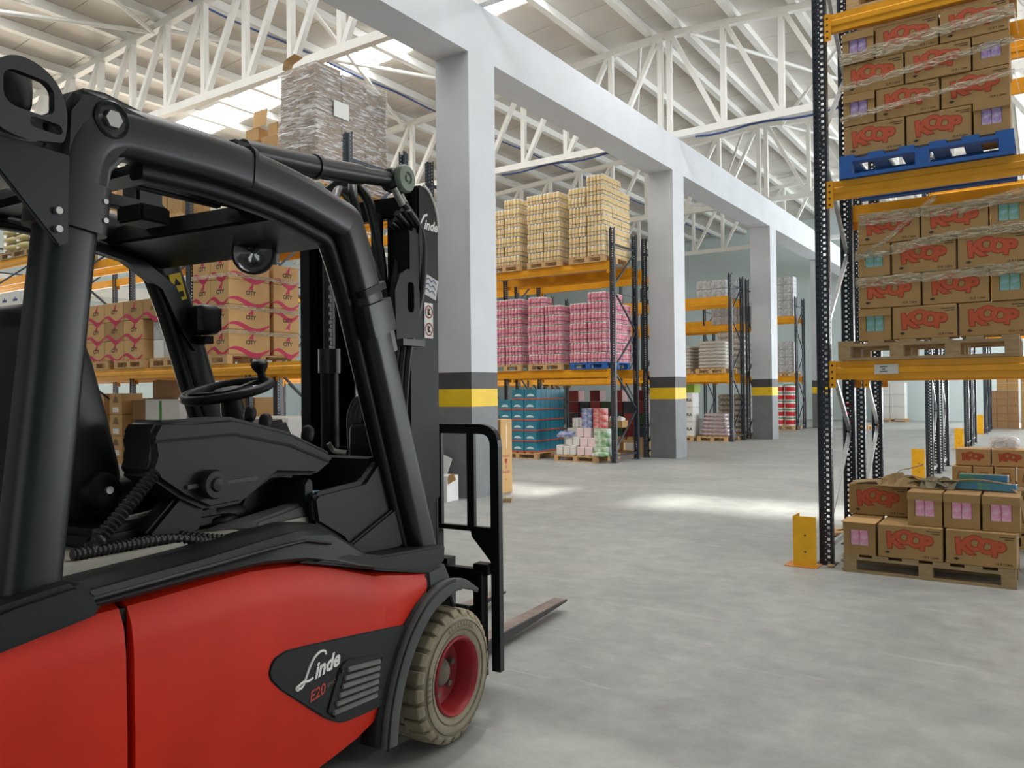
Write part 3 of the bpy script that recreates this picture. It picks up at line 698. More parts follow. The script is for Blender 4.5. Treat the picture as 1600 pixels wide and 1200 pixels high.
for r in range(4):
    for i in range(7):
        ci=(i+r*2+ (r>1))%4
        if r==3 and i%2: continue
        carton(.26,.3,.26,cols[ci],(-9.42+.29*i,16.75,.445+r*.27),f'{cn[ci]} box, {ORD[r]} row, {NTH[i]} from left, behind the mixed cartons','dark boxes behind the mixed cartons')
pallet(-8.5,16.5,0,1.8,.9,WOOD,'wide wooden pallet under the dark coloured boxes',simple=True,h=.44,top=8)
# ---------------------------------------------------------------- by the nearest column
o=carton(.2,.3,1.1,CARD2,(-6.80,9.76,0),'tall tan carton with red glass symbol against the nearest column','cartons by the column',name='fragile_carton')
GL=flat([(-.035,.07),(.035,.07),(.032,.03),(.012,0),(.005,-.005),(.005,-.06),(.03,-.07),(-.03,-.07),(-.005,-.06),(-.005,-.005),(-.012,0),(-.032,.03)],PRNR)
on_face(o,GL,'+x',-.02,.44,name='printed_glass_symbol',dims=(.2,.3,1.1)); on_face(o,text_mesh('FRAGILE',.05,.001,0,PRNR),'+x',-.02,.31,name='printed_text',dims=(.2,.3,1.1))
on_face(o,text_mesh('FRAGILE',.05,.001,0,PRNR),'+x',-.02,.55,name='printed_text',dims=(.2,.3,1.1)); on_face(o,flat([(-.012,-.2),(.012,-.2),(.02,.1),(.005,.2),(-.018,.12)],mat('torn_tape',(214,190,150),.4)),'+x',.0,.86,name='torn_tape',dims=(.2,.3,1.1))
on_face(o,text_mesh('TOP',.03,.0,0,PRNR),'+x',-.03,.2,name='printed_text',dims=(.2,.3,1.1))
o=carton(.3,.26,.36,CARDW,(-6.98,8.62,0),'open white carton with brown flap at the foot of the nearest column','cartons by the column')
MB().box(-.1,.1,-.002,0,-.1,.1).build('brown_patch',CARD,o,(-.04,-.132,.26)); MB().bar((.15,-.1,.36),(.2,-.1,.27),.2,.004,up=(0,1,0)).build('flap',CARD2,o)
tag(MB().box(-.06,.06,-.045,.045,0,.055).build('wood_block',WOODG,None,(-6.12,8.93,0),(0,0,.4),bevel=.004),'small offcut of wood lying on the floor','block')
tag(MB().bar((-7.35,8.75,0.0),(-7.12,8.8,.62),.3,.012,up=(0,1,0)).build('cardboard_sheet',CARDW),'white cardboard sheet leaning beside the column','cardboard')
# ================================================================ rack behind the forklift
def wave_mesh(L,h=.3):
    m=MB(); n=18
    for i in range(n):
        def c(k):
            u=k/n; a=-.03+.05*math.sin(u*2*math.pi+.6); t=.018+.045*abs(math.sin(u*math.pi)); return a,t
        (a,t),(b,s)=c(i),c(i+1); x0=-L/2+L*i/n; x1=-L/2+L*(i+1)/n
        m.face([(x0,a-t,0),(x1,b-s,0),(x1,b+s*.3,0),(x0,a+t*.3,0)])
    return m.mesh('print',PRNP,fix=False)
BIRD=flat([(-.06,-.05),(.0,-.035),(.03,-.06),(.035,.0),(.05,.06),(.02,.055),(-.005,.02)],PRNP)
WV={}
CITY_T=text_mesh('CITY',.085,.0035,0,PRNK)
GREY=mat('print_brown_grey',(124,98,70),.7)
def city(x,y,z,w,d,h,label,group,mt=CARD2,faces=('-y','+x'),inv=False,style=0):
    o=carton(w,d,h,mt,(x,y,z),label,group); D=(w,d,h)
    for fc in faces:
        L=(w if fc=='-y' else d)*.985; k=round(L,2)
        if k not in WV: WV[k]=wave_mesh(k)
        wv=on_face(o,WV[k],fc,0,h*(.24 if not inv else .8),name='printed_wave',dims=D)
        t=on_face(o,CITY_T,fc,.02,h*.5,name='printed_text',dims=D); b=on_face(o,BIRD,fc,.03,h*.74,name='printed_bird',dims=D)
        if inv: t.location.z=h*.5; t.rotation_euler.y+=R(180) if fc=='-y' else 0; b.location.z=h*.25
    return o
LY=7.28
pallet(-10.4,LY,1.97,.85,1.3,WOOD,'wooden pallet under the printed tan cartons behind the mast')
g='printed tan cartons behind the mast'
for r in range(4):
    for j,(yc,dd) in enumerate(((LY+.02+.38,.76),(LY+.83+.27,.52))):
        for i,xc in enumerate((-10.18,-10.62)):
            if i==1 and j==1: continue
            city(xc,yc,2.116+.374*r,.43,dd-.012,.37 if not(j and r==3) else .3,f'tan bird-logo carton, {ORD[r]} layer, {("front","back")[j]} {("right","left")[i]}, behind the mast',g,inv=(j==1 and r==1))
for i,z in enumerate((2.45,2.82,3.30)):
    m=MB(); m.ring_loft([[(-10.85,LY+.006,z-.03),(-10.85,LY+.006,z+.03)],[(-9.95,LY+.006,z-.03),(-9.95,LY+.006,z+.03)],[(-9.948,LY+1.36,z-.04),(-9.948,LY+1.36,z+.02)]],0,False,False)
    tag(m.build('packing_band',FILMB,fix=False),f'brown packing band round the printed cartons, {("lowest","middle","highest")[i]}','wrap','packing bands')
# second bay: more cartons, front faces to the aisle
for i in range(3): pallet(-13.64+1.05*i,LY,1.97,.86,1.2,WOOD,f'wooden pallet in second bay behind the forklift, {("left","middle","right")[i]}')
g='printed cartons seen through the cab'
for r in range(3):
    for i in range(4):
        x=-13.62+.58*i
        if r<2 and i==3: continue
        st=random.random()<.4
        city(x,LY+.26,2.116+.325*r,.565,.5,.32,f'tan bird-logo carton, {ORD[r]} row, {NTH[i]} from left, seen through the cab',g,faces=('-y',),mt=CARD2 if not st else CARD)
MESHW=mat('white_barcode_carton',(206,204,204),.5,c2=(150,146,150),scale=26,detail=1,stretch=(6,6,.4))
for r in range(3):
    for i in range(1 if r==2 else 0,2): carton(.28,.4,.29,MESHW if (r+i)%2 else CARDW,(-11.78+.3*i,LY+.24,2.116+.295*r),f'white barcoded carton, {ORD[r]} row, {("left","right")[i]}, right of the bird cartons','white cartons in second bay')
# third bay: white and green cartons
pallet(-16.5,LY,1.97,1.2,1.1,WOOD,'wooden pallet under white and green cartons at far left')
for r in range(4):
    for i in range(3):
        o=carton(.42,.4,.36,CARDW,(-17.0+.44*i,LY+.22,2.116+.365*r),f'white carton with green base, {ORD[r]} layer, {NTH[i]} from left, far left shelf','white and green cartons at left')
        on_face(o,flat([(-.2,0),(.2,0),(.2,.05),(-.2,.08)],PRNG),'-y',0,.01,name='printed_green_base',dims=(.42,.4,.36))
        on_face(o,flat([(-.1,-.01),(.1,-.01),(.08,.05),(.03,.03),(0,.09),(-.04,.03),(-.08,.05)],PRNB),'-y',0,.18,name='printed_blue_crest',dims=(.42,.4,.36))
for i in range(3): carton(.4,.42,.3,CARD,(-15.55,LY+.25,2.116+.31*i),f'brown carton right of the white green ones, {ORD[i]}','brown cartons at left')
strap([(-17.2,LY-.03,3.05),(-16.5,LY-.04,2.9),(-15.8,LY-.03,2.75)],.12,CRAFT,'loose kraft sheet hanging over the white green cartons')
# upper shelf
pallet(-8.4,LY,4.22,.82,1.3,WOOD,'wooden pallet under the film-wrapped carton stack')
g='film-wrapped cartons on the upper shelf'
CARDM=mat('mauve_brown_cardboard',(150,126,98),.8,var=.07,scale=4)
for r in range(5):
    for j in range(3):
        for i in range(2):
            if i==0 and j>0 and r<4: continue
            if r==4 and j==2 and i==0: continue
            dz=-.05*j if r==4 else 0
            o=carton(.365,.44,.325+dz,CARDM,(-8.58+.37*i+random.uniform(-.012,.012),LY+.24+.45*j,4.364+.327*r),f'film-wrapped carton, {ORD[r]} layer, {("front","middle","back")[j]} {("left","right")[i]}, upper shelf',g)
            if i==1 and r in (1,3): on_face(o,text_mesh('CITY',.07,.002,0,GREY),'+x',0,.15,name='printed_text',dims=(.365,.44,.32))
            if j==0: on_face(o,flat([(-.1,-.05),(.1,-.05),(.1,.06),(-.1,.06)],GREY),'-y',.03,.16,name='printed_panel',dims=(.365,.44,.32))
m=MB(); rings=[]
for k in range(22):
    z=4.37+1.6*k/21; q=random.uniform(.004,.02)
    rings.append([(-8.77-q,LY-.012-q,z),(-8.40,LY-.02-q,z),(-8.02+q,LY-.012-q,z),(-8.012+q,LY+.4,z),(-8.01+q*1.4,LY+.8,z),(-8.015+q,LY+1.36,z)])
m.ring_loft(rings,0,False,False); tag(m.build('stretch_film',FILMC,fix=False,smooth=80),'clear stretch film wrapped round the upper shelf cartons','wrap')
tag(MB().box(-.002,0,-.14,.14,-.11,.11).build('paper_sheet',PRNW,None,(-7.985,LY+.42,5.42),(0,0,0)),'white delivery sheet tucked under the film','paper')
strap([(-8.72,LY+.1,6.02),(-8.70,LY+.1,6.14),(-8.5,LY+.12,6.2)],.16,CRAFT,'raised carton flap on top of the wrapped stack',cat='cardboard')
pallet(-9.45,LY,4.22,.84,1.2,WOOD,'wooden pallet under open cartons left of the wrapped stack')
g='open cartons on the upper shelf'
for i,(x,y,z,w,d,h,l) in enumerate(((-9.68,LY+.3,4.364,.42,.5,.52,'lower left'),(-9.22,LY+.3,4.364,.42,.5,.5,'lower right'),(-9.62,LY+.35,4.884,.4,.4,.34,'upper left'),(-9.16,LY+.35,4.87,.38,.4,.36,'upper right'))):
    carton(w,d,h,CARD2 if i!=2 else CARD,(x,y,z),f'tan carton of the open group on the upper shelf, {l}',g)
for i,(x,w) in enumerate(((-9.62,.3),(-9.16,.2))):
    carton(w,.3,.2,CARD2,(x,LY+.35,5.225),f'small tan carton on the open group, {("left","right")[i]}',g)
fl=MB().bar((-9.46,LY+.2,5.42),(-9.46,LY+.24,5.68),.3,.006,up=(0,1,0)); tag(fl.build('carton_flap',CARD2),'tan carton flap standing up beside the wrapped stack','cardboard')
for i in range(3):
    pallet(-13.64+1.05*i,LY,4.22,.86,1.2,WOOD,f'wooden pallet on upper shelf above the cab, {("left","middle","right")[i]}')
    for r in range(2): 
        for j in range(2): carton(.4,.5,.34,(CARDW,CARD2,CARD)[(i+r)%3],(-13.85+1.05*i+.42*j,LY+.3,4.364+.345*r),f'carton on upper shelf above the cab, {("left","middle","right")[i]} pallet, {("lower","upper")[r]} {("left","right")[j]}','cartons above the cab')
pallet(-16.35,LY,4.22,1.6,1.1,WOODG,'wide wooden pallet under yellow wrapped sacks at far left',blocks=4)
SACK=mat('yellow_grey_sack',(196,176,96),.35,c2=(160,160,150),scale=7)
for r in range(5):
    for i in range(3):
        tag(MB().squad((0,0,.075),(.54,.7,.17),.45,16,8).build('sack',SACK,None,(-16.88+.53*i,LY+.36,4.364+.15*r),smooth=60),f'yellow wrapped sack, {ORD[r]} layer, {NTH[i]} from left, top left shelf','sack','yellow wrapped sacks')
YPK=mat('yellow_tan_pack',(214,178,110),.5,c2=(230,214,180),scale=12)
# floor level of that rack, glimpsed through the cab
g='cartons on the floor behind the cab'
def crest(o,D): on_face(o,flat([(-.09,0),(.09,0),(.06,.09),(0,.13),(-.06,.09)],GREY),'-y',0,D[2]*.55,name='printed_crest',dims=D); on_face(o,flat([(-.1,0),(.1,0),(.1,.09),(-.1,.09)],PRNW),'-y',0,.04,name='printed_panel',dims=D)
for r in range(4):
    for i in range(2):
        D=(.42,.4,.385); o=carton(*D,CARD2,(-14.73+.61*i,8.12,.004+.39*r),f'tan crest-printed carton, {ORD[r]} layer, {("left","right")[i]}, on floor behind cab',g); crest(o,D)
for r in range(4): carton(.5,.5,.35,CARDD,(-13.55,8.3,.36*r),f'dark brown carton, {ORD[r]} in the column behind the cab',g)
o=carton(1.0,.5,.45,CARDW,(-12.55,8.1,1.0),'large white carton with green stripe seen through the cab',g); on_face(o,flat([(-.06,-.2),(.02,-.2),(.02,.2),(-.06,.2)],PRNG),'-y',-.02,.22,name='printed_stripe',dims=(1.0,.5,.45))
carton(1.0,.55,.5,CARD,(-12.55,8.1,0),'brown carton at the bottom, under the white striped one',g); carton(1.0,.55,.49,CARD,(-12.55,8.1,.505),'brown carton between the floor one and white striped one',g)
carton(.6,.5,.32,CARDD,(-12.6,8.15,1.452),'dark carton on top of the white striped one',g)
for r in range(3):
    for i in range(2):
        carton(.42,.36,.26,CARDW if (r+i)%2 else CARD2,(-12.6+.45*i,7.5,.0+.265*r),f'small printed carton near the aisle, {ORD[r]} layer, {("left","right")[i]}',g)
o=carton(1.0,.6,.55,CARDW,(-9.7,8.05,.62),'big white carton seen under the steering wheel',g); on_face(o,flat([(-.05,-.06),(.06,-.05),(.04,.06),(-.04,.05)],PRNG),'+x',.1,.2,name='printed_mark',dims=(1.0,.6,.55))
carton(1.0,.6,.6,CARD,(-9.7,8.05,.012),'brown carton under the big white one behind the wheel',g)
carton(.5,.5,.35,CARD2,(-10.4,9.5,.9),'tan carton further back between the rack uprights',g); carton(.7,.6,.9,CARD,(-10.45,9.5,0),'tall brown carton further back on the floor',g)
carton(.4,.4,.55,CARD2,(-8.6,9.5,.0),'tan carton on the floor behind the mast, left',g); carton(.5,.4,1.35,CARD2,(-8.0,9.45,0),'tall tan carton behind the mast, right',g)
for i in range(4): pallet(-11.8-1.0*i,9.0,4.22,.86,1.0,WOOD,f'wooden pallet on rear upper shelf, {NTH[i]} from right',simple=True)
# goods in the rack backing onto it, glimpsed between uprights
g='cartons of the rear rack behind the cab'
for b in range(4):
    for r in range(4):
        for i in range(4):
            if (b*7+r*3+i*5)%9==0: continue
            mt=(CARD2,CARD2,CARD,CARDW,CARDD)[(b*3+r*2+i)%5]; x=-11.35-3.45*b-.74*i
            if b==0 and i==0: pass
            D=(.68,.5,.36); o=carton(*D,mt,(x,9.4,.004+.365*r),f'rear rack carton on the floor, {NTH[b]} bay, {ORD[r]} layer, {NTH[i]} from right',g)
            if mt is CARD2: crest(o,D)
for b in range(1,4):
    for r in range(3):
        for i in range(3):
            carton(.8,.7,.4,(CARD2,YPK,CARDW,CARD)[(b+r+i)%4],(-11.5-3.45*b-.95*i-.12,9.45,2.115+.405*r),f'rear rack shelf carton, {NTH[b]} bay, {ORD[r]} layer, {NTH[i]} from right',g)
    for i in range(3): pallet(-11.5-3.45*b-.95*i-.12,9.0,1.97,.86,1.0,WOOD,f'wooden pallet on rear rack shelf, {NTH[b]} bay, {NTH[i]} from right',simple=True)
# ================================================================ far racks
GWRAP=mat('grey_wrapped_pack',(204,206,208),.3,c2=(150,152,156),scale=14,detail=3); GW2=mat('brown_grey_sack',(176,166,152),.4,c2=(214,210,202),scale=10)
def block_stack(x,y,z,nx,nz,w,d,h,mt,desc,group,nm='wrapped_pack',cat='pack',ny=1):
    for r in range(nz):
        for i in range(nx):
            for j in range(ny):
                carton(w-.012,d-.01,h-.006,mt,(x+(i+.5)*w,y+(j+.5)*d,z+r*h),f'{desc}, {ORD[min(r,8)]} layer, {NTH[i]} from left'+(f', {("front","back")[j]}' if ny>1 else ''),group,name=nm,cat=cat)
pallet(-8.05,22.2,1.97,.88,1.1,WOOD,'pallet under grey sacks on the third rack, right',simple=True); pallet(-9.1,22.2,1.97,.9,1.1,WOOD,'pallet under grey sacks on the third rack, left',simple=True)
def sacks(x,y,z,n,desc,mt,w=.86,d=1.0,h=.1,tap=0):
    me=MB().squad((0,0,h/2),(w,d,h*1.15),.4,18,6).mesh('sack',mt,smooth=60)
    for r in range(n):
        o=tag(put('flat_sack',me,None,(x,y+d/2,z+h*r)),f'{desc}, {ORD[r]} from bottom' if r else f'{desc}, lowest one','sack','flat sacks on the third rack'); s=1-tap*r; o.scale=(s,s,1)
sacks(-8.05,22.25,2.114,8,'grey flat sack, right pile of third rack',GW2); sacks(-9.1,22.25,2.11,7,'grey flat sack, left pile of third rack',GW2)
sacks(-8.05,23.85,1.95,7,'pale flat sack, on the rack behind the third',GW2,h=.19)
pallet(-8.0,22.15,0,.9,1.1,WOOD,'wooden floor pallet with silver wrapped trays, third rack',simple=True)
SILV=mat('silver_wrapped_tray',(206,204,206),.18,metal=.3,c2=(170,140,140),scale=9)
sacks(-8.0,22.2,.144,6,'silver wrapped tray on the floor pallet',SILV,.88,1.0,.11,.045)
pallet(-9.0,22.1,0,.9,1.1,WOOD,'wooden floor pallet under white lettered cartons, third rack',simple=True)
for r in range(3):
    for i in range(2):
        if r==2 and i==0: pass
        o=carton(.42,.5,.42,CARDW,(-9.2+.43*i,22.4,.144+.425*r),f'white lettered carton, {ORD[r]} layer, {("left","right")[i]}, third rack floor','white cartons of third rack')
        on_face(o,text_mesh('UGRA',.13,.004,0,BLACKT),'-y',0,.2,name='printed_text',dims=(.42,.5,.42))
carton(.4,.5,.25,mat('lime_box',(140,170,40),.5),(-8.9,22.9,1.42),'lime green box on the white lettered cartons','third rack boxes')
sacks(-8.05,23.9,.15,7,'dark brown sack behind the silver trays',mat('dark_sack',(110,96,84),.5,c2=(190,184,176),scale=18),.9,1.0,.17)
pallet(-8.05,23.85,0,.9,1.1,WOOD,'floor pallet under the dark brown sacks',simple=True)
block_stack(-8.62,22.7,4.2+.03,2,2,.45,.5,.26,GWRAP,'grey wrapped pack on top of third rack','grey packs on third rack')
block_stack(-7.98,22.7+.52,4.22,1,2,.42,.5,.28,GWRAP,'grey wrapped pack on third rack by its end upright','grey packs on third rack')
block_stack(-8.6,23.9,3.51,3,2,.42,.5,.26,GWRAP,'grey wrapped pack on rear shelf of third rack','grey packs on third rack')
pallet(-8.05,29.45,1.95,1.0,1.1,WOOD,'pallet on the far rack lower shelf',simple=True)
block_stack(-8.53,29.55,2.1,3,4,.33,.5,.28,GWRAP,'white wrapped pack on far rack lower shelf','white packs on far rack')
block_stack(-8.62,29.55,4.16,3,5,.36,.5,.29,GWRAP,'white wrapped pack on far rack upper shelf','white packs on far rack')
block_stack(-9.65,29.55,2.1,2,4,.5,.5,.28,GWRAP,'grey wrapped pack left of far rack lower shelf','white packs on far rack')
block_stack(-9.7,29.55,4.16,2,4,.5,.5,.29,GWRAP,'grey wrapped pack left of far rack upper shelf','white packs on far rack')
# red and green lidded buckets
BW=mat('bucket_white',(228,226,222),.4); BR=mat('bucket_red_label',(204,40,50),.45); BG=mat('bucket_green_lid',(40,122,72),.45)
def bucket_mesh():
    m=MB(); n=20; prof=[(.0,0),(.17,0),(.175,.05),(.182,.06),(.185,.21),(.186,.22),(.19,.27),(.2,.27),(.2,.3),(.0,.3)]
    m.lathe(prof,n,'z')
    k=len(prof)-1
    for i in range(len(m.f)):
        j=i%k; m.m[i]=[0,0,0,1,0,0,2,2,2][j]
    return m.mesh('bucket',[BW,BR,BG],smooth=40)
BM=bucket_mesh()
pallet(-7.93,29.4,0,.82,1.0,WOOD,'wooden floor pallet under the red buckets',simple=True)
for r in range(5):
    for i in range(2): tag(put('bucket',BM,None,(-8.12+.405*i,29.62,.144+.302*r)),f'red and white bucket with green lid, {ORD[r]} layer, {("left","right")[i]}','bucket','red buckets on far rack')
pallet(-5.6,30.3,0,.8,1.0,WOOD,'wooden floor pallet under buckets right of the fourth column',simple=True)
for r in range(3): tag(put('bucket',BM,None,(-5.85,30.6,.144+.302*r)),f'red and white bucket beyond the fourth column, {ORD[r]}','bucket','red buckets beyond column')
# far pallets near the back wall
pallet(-5.6,37.6,0,1.3,1.0,WOOD,'wooden pallet at the back wall under white wrapped goods',simple=True)
block_stack(-6.2,37.7,.146,2,3,.6,.8,.52,mat('white_wrapped_goods',(214,216,216),.35,var=.06,scale=3),'white wrapped carton near the back wall','white goods at back wall')
block_stack(-1.75,33.0,0,3,5,.33,.4,.27,CARDD,'brown carton of the far right pile','brown cartons far right'); block_stack(-1.42,33.0,1.35,2,2,.33,.4,.26,CARD,'brown carton on top of the far right pile','brown cartons far right')
block_stack(-.7,33.0,0,3,7,.36,.4,.27,CARD,'brown carton right of the far pile','brown cartons far right')
for i in range(2): block_stack(1.4+1.25*i,21.9+.2,0,2,3,.55,.6,.4,(CARD,GWRAP,CARD2)[i],f'carton on the floor of third right row, {("left","middle","right")[i]} pile','third row cartons')
block_stack(-.2,14.8,3.29,2,3,.5,.6,.35,CARD2,'tan carton on second right row shelf','second right row cartons')
# ================================================================ the forklift
RED=mat('forklift_red_paint',(206,42,16),.45,var=.12,scale=3,spec=.22,bump=.02,bscale=200)
BLK=mat('forklift_black_paint',(19,24,27),.36,var=.15,scale=6,spec=.42)
BLKP=mat('black_plastic',(21,23,25),.5,spec=.3,var=.15,scale=7,bump=.04,bscale=160)
BLKM=mat('mast_black_steel',(12,13,15),.45,spec=.25,var=.2,scale=5)
DUST=mat('dusty_plastic',(70,72,72),.7,var=.2,scale=5)
SEATM=mat('seat_vinyl',(16,18,21),.45,spec=.35)
RUB=mat('dusty_tyre_rubber',(150,140,118),.85,var=.14,scale=9,bump=.1,bscale=60); RUBD=mat('tyre_wall_dark',(112,106,92),.85,var=.15,scale=12)
RIM=mat('red_wheel_rim',(158,36,44),.5,var=.15,scale=9)
STEEL=mat('bare_steel',(170,170,166),.35,metal=.8); FORK=mat('worn_fork_steel_lit',(150,138,132),.45,metal=.5,var=.2,scale=14); FORKS=mat('fork_side_shaded',(52,50,50),.5,var=.2,scale=10)
GRN=mat('grey_green_cap',(116,128,116),.5,metal=.3)
HOSE=mat('rubber_hose',(28,29,31),.4)
GLS=mat('lamp_lens',(236,238,240),.04,metal=.95)
G0=(-2.125,2.71,0); TH=R(5.0)
FK=tag(empty('forklift',G0,TH),'red and black electric forklift with overhead guard, parked in the foreground','forklift')
XC=-.64
def mx(x): return 2*XC-x
def P(mb,name,mt,par=FK,**k): return mb.build(name,mt,par,**k)
def bring(y,zb,zt,full=True):
    H=zt-zb; q=min(1,H/.5)
    r=[(-.05*q,zb),(-.012*q,zb+.02*q),(0,zb+.08*q),(.004,zb+H*.55),(0,zt-.13*q),(-.008,zt-.07*q),(-.028*q,zt-.022*q),(-.075*q,zt)]
    return [(x,y,z) for x,z in r]+[(mx(x),y,z) for x,z in reversed(r)]
st=[(-1.555,.2,.985),(-1.14,.21,.99),(-.92,.22,.967),(-.78,.235,.93),(-.66,.25,.89),(-.53,.285,.848),(-.50,.53,.838),(-.35,.61,.803),(-.235,.69,.78)]
P(MB().ring_loft([bring(*s) for s in st]),'front_side_panel',RED,smooth=35)
st=[(-2.55,.45,.75),(-2.5,.3,.9),(-2.35,.22,.97),(-1.9,.2,.99),(-1.578,.2,.985)]
P(MB().ring_loft([bring(*s) for s in st]),'counterweight',RED,smooth=35)
P(MB().box(-1.2,-.03,-1.6,-1.53,.22,.96),'seam_filler',DHOLE)
P(MB().box(-1.05,-.26,-2.2,.1,.12,.6),'chassis',BLKM)
# black trim along the sill, with the dusty deck behind it
def sring(y,z0,z1): 
    r=[(-.01,z0),(.002,z0+.012),(-.012,z1-.035),(-.03,z1-.02),(-.055,z1-.018),(-.075,z1-.004),(-.14,z1)]
    return [(x,y,z) for x,z in r]+[(mx(x),y,z) for x,z in reversed(r)]
P(MB().ring_loft([sring(*s) for s in ((-1.70,.985,1.045),(-1.34,.99,1.058),(-1.1,.985,1.072),(-.92,.962,1.08),(-.78,.925,1.06),(-.66,.885,.99),(-.56,.86,.93))]),'sill_trim',BLKP,smooth=32)
P(MB().tube([(.0,-1.68,1.012),(.001,-1.34,1.022),(.001,-1.1,1.03),(.0,-.92,1.03),(0,-.8,1.0)],.006,6),'trim_ridge',BLK,smooth=60)
P(MB().box(-1.12,-.16,-1.66,-.74,1.04,1.074),'deck_plate',mat('dusty_deck',(168,164,152),.75,var=.1,scale=5))
P(MB().ring_loft([[(-.26,-1.18,1.07),(-.26,-.72,1.07),(-.16,-.70,1.07),(-.14,-1.0,1.07)],[(-.25,-1.1,1.09),(-.25,-.72,1.125),(-.18,-.72,1.125),(-.17,-.98,1.09)]]),'step_cover',DUST,bevel=.012)
P(MB().prism([(-.95,.962),(-.66,.888),(-.51,.845),(-.235,.78),(-.1,.80),(-.09,.87),(-.52,.905),(-.7,.95)],'x',.0,mx(0)),'cowl_base',BLKP,bevel=.008)
# cowl with open storage tray
prof=[(-.52,.885),(-.60,.97),(-.74,1.05),(-.755,1.19),(-.73,1.215),(-.37,1.262),(-.27,1.21),(-.21,1.12),(-.09,.82)]
low=[(-.52,.885),(-.60,.97),(-.74,1.05),(-.755,1.07),(-.30,1.08),(-.21,1.12),(-.09,.82)]
nearp=[(-.52,.885),(-.60,.97),(-.74,1.05),(-.755,1.14),(-.73,1.16),(-.47,1.175),(-.40,1.235),(-.36,1.255),(-.27,1.21),(-.21,1.12),(-.09,.82)]
cw=P(MB().prism(nearp,'x',-.12,-.165),'cowl',BLKP,bevel=.014)
P(MB().prism(prof,'x',-.62,-1.14),'cowl_far_half',BLKP,cw,bevel=.014); P(MB().prism(low,'x',-.16,-.625),'tray_floor',DHOLE,cw)
P(MB().prism([(-.755,1.05),(-.755,1.19),(-.735,1.21),(-.72,1.20),(-.71,1.06)],'x',-.16,-.625),'tray_rear_lip',BLKP,cw)
P(MB().prism([(-.42,1.1),(-.40,1.255),(-.37,1.262),(-.27,1.21),(-.21,1.12)],'x',-.16,-.625),'tray_front_lip',BLKP,cw)
P(MB().squad((-.34,-.5,1.10),(.12,.1,.06),.7,10,6),'crumpled_wipe',mat('blue_wipe',(120,160,190),.7),cw)
P(MB().cyl((-.125,-.155,.86),(-.108,-.155,.86),.012,10),'screw',STEEL,cw)
P(MB().prism([(-.60,.94),(-.52,.90),(-.13,.88),(-.1,.83),(-.06,.80),(-.24,1.10),(-.3,1.05)],'x',-.1,-.13),'cowl_side_skin',BLKP,cw,bevel=.008)
# ---- overhead guard
gp=fillet([(0,-1.78,.98),(0,-1.668,1.98),(0,-1.63,2.235),(0,-1.2,2.245),(0,-.9,2.222),(0,-.60,2.158),(0,-.505,1.94),(0,-.07,.66)],[.1,.30,.12,.12,.02,.25],8)
sec=rrect(.145,.105,.04,4)
GU=empty('overhead_guard',(0,0,0),0,FK)
scl=[1.0]*len(gp)
side_me=MB().sweep(gp,sec,up=(1,0,0)).mesh('side_frame',BLK,smooth=50)
for x in (-.10,mx(-.10)): put('side_frame',side_me,GU,(x,0,0))
wp=fillet([(0,-1.45,2.155),(0,-1.2,2.162),(0,-.93,2.14),(0,-.675,2.085),(0,-.585,1.90),(0,-.17,.70)],[.1,.1,.03,.2],6)
web_me=MB().sweep(wp,rrect(.05,.06,.015,2),up=(1,0,0)).mesh('inner_web',BLKM,smooth=50)
for x in (-.125,mx(-.125)): put('inner_web',web_me,GU,(x,0,0))
P(MB().sweep([(-.10,-1.085,2.243),(-.10,-1.07,2.242)],rrect(.152,.112,.04,4),up=(1,0,0)),'joint_ring',BLK,GU,smooth=50)
# elbow web, cap bolt, clamp collar on the near rear leg
for x in (-.10,mx(-.10)):
    P(MB().prism([(-1.72,2.0),(-1.705,2.25),(-1.66,2.315),(-1.58,2.325),(-1.45,2.305),(-1.35,2.27),(-1.48,2.21),(-1.56,2.12),(-1.59,2.0)],'x',x-.05,x+.05),'elbow_casting',BLK,GU,bevel=.022,seg=3,smooth=50)
cap=P(MB().lathe([(.0,.0),(.022,.0),(.028,-.006),(.036,-.006),(.046,.004),(.05,.0),(.05,-.03)],24,'x',(-.045,-1.575,2.25)),'bolt_cap',BLK,GU,smooth=40)
P(MB().cyl((-.05,-1.575,2.25),(-.036,-1.575,2.25),.024,6),'hex_bolt',STEEL,GU)
c0,c1=Vector((-.10,-1.672,1.945)),Vector((-.10,-1.658,2.07))
P(MB().sweep([c0,c1],rrect(.18,.135,.04,4),up=(1,0,0)),'clamp_collar',BLK,GU,smooth=50)
for z in (1.975,2.025): P(MB().cyl((-.04,-1.605,z),(-.029,-1.605,z),.007,10),'clamp_bolt',STEEL,GU)
P(MB().prism([(-1.97,.93),(-1.97,1.03),(-1.86,1.05),(-1.71,1.065),(-1.66,1.03),(-1.64,.97)],'x',.01,-.19),'leg_shoe',BLKP,GU,bevel=.015)
# roof members
P(MB().sweep([(-.12,-1.64,2.19),(mx(-.12),-1.64,2.19)],rrect(.15,.13,.04,3),up=(0,0,1)),'rear_cross_beam',BLK,GU,smooth=50)
P(MB().prism([(-.86,2.14),(-.72,2.105),(-.60,2.07),(-.57,2.12),(-.62,2.185),(-.82,2.225)],'x',-.13,mx(-.13)),'front_header',BLK,GU,bevel=.01)
for x in (-.48,-.80): P(MB().bar((x,-1.6,2.235),(x,-.85,2.235),.04,.05),'roof_bar',BLK,GU,bevel=.008)
for y in (-1.30,): P(MB().bar((-.12,y,2.215),(mx(-.12),y,2.19),.09,.03),'roof_cross_bar',BLK,GU)
P(MB().prism([(-1.45,2.18),(-.7,2.09),(-.55,2.0),(-.48,1.86),(-.455,1.72),(-.52,1.80),(-.62,1.98),(-.8,2.08),(-1.3,2.17)],'x',mx(-.13),mx(-.17)),'far_gusset',BLK,GU)
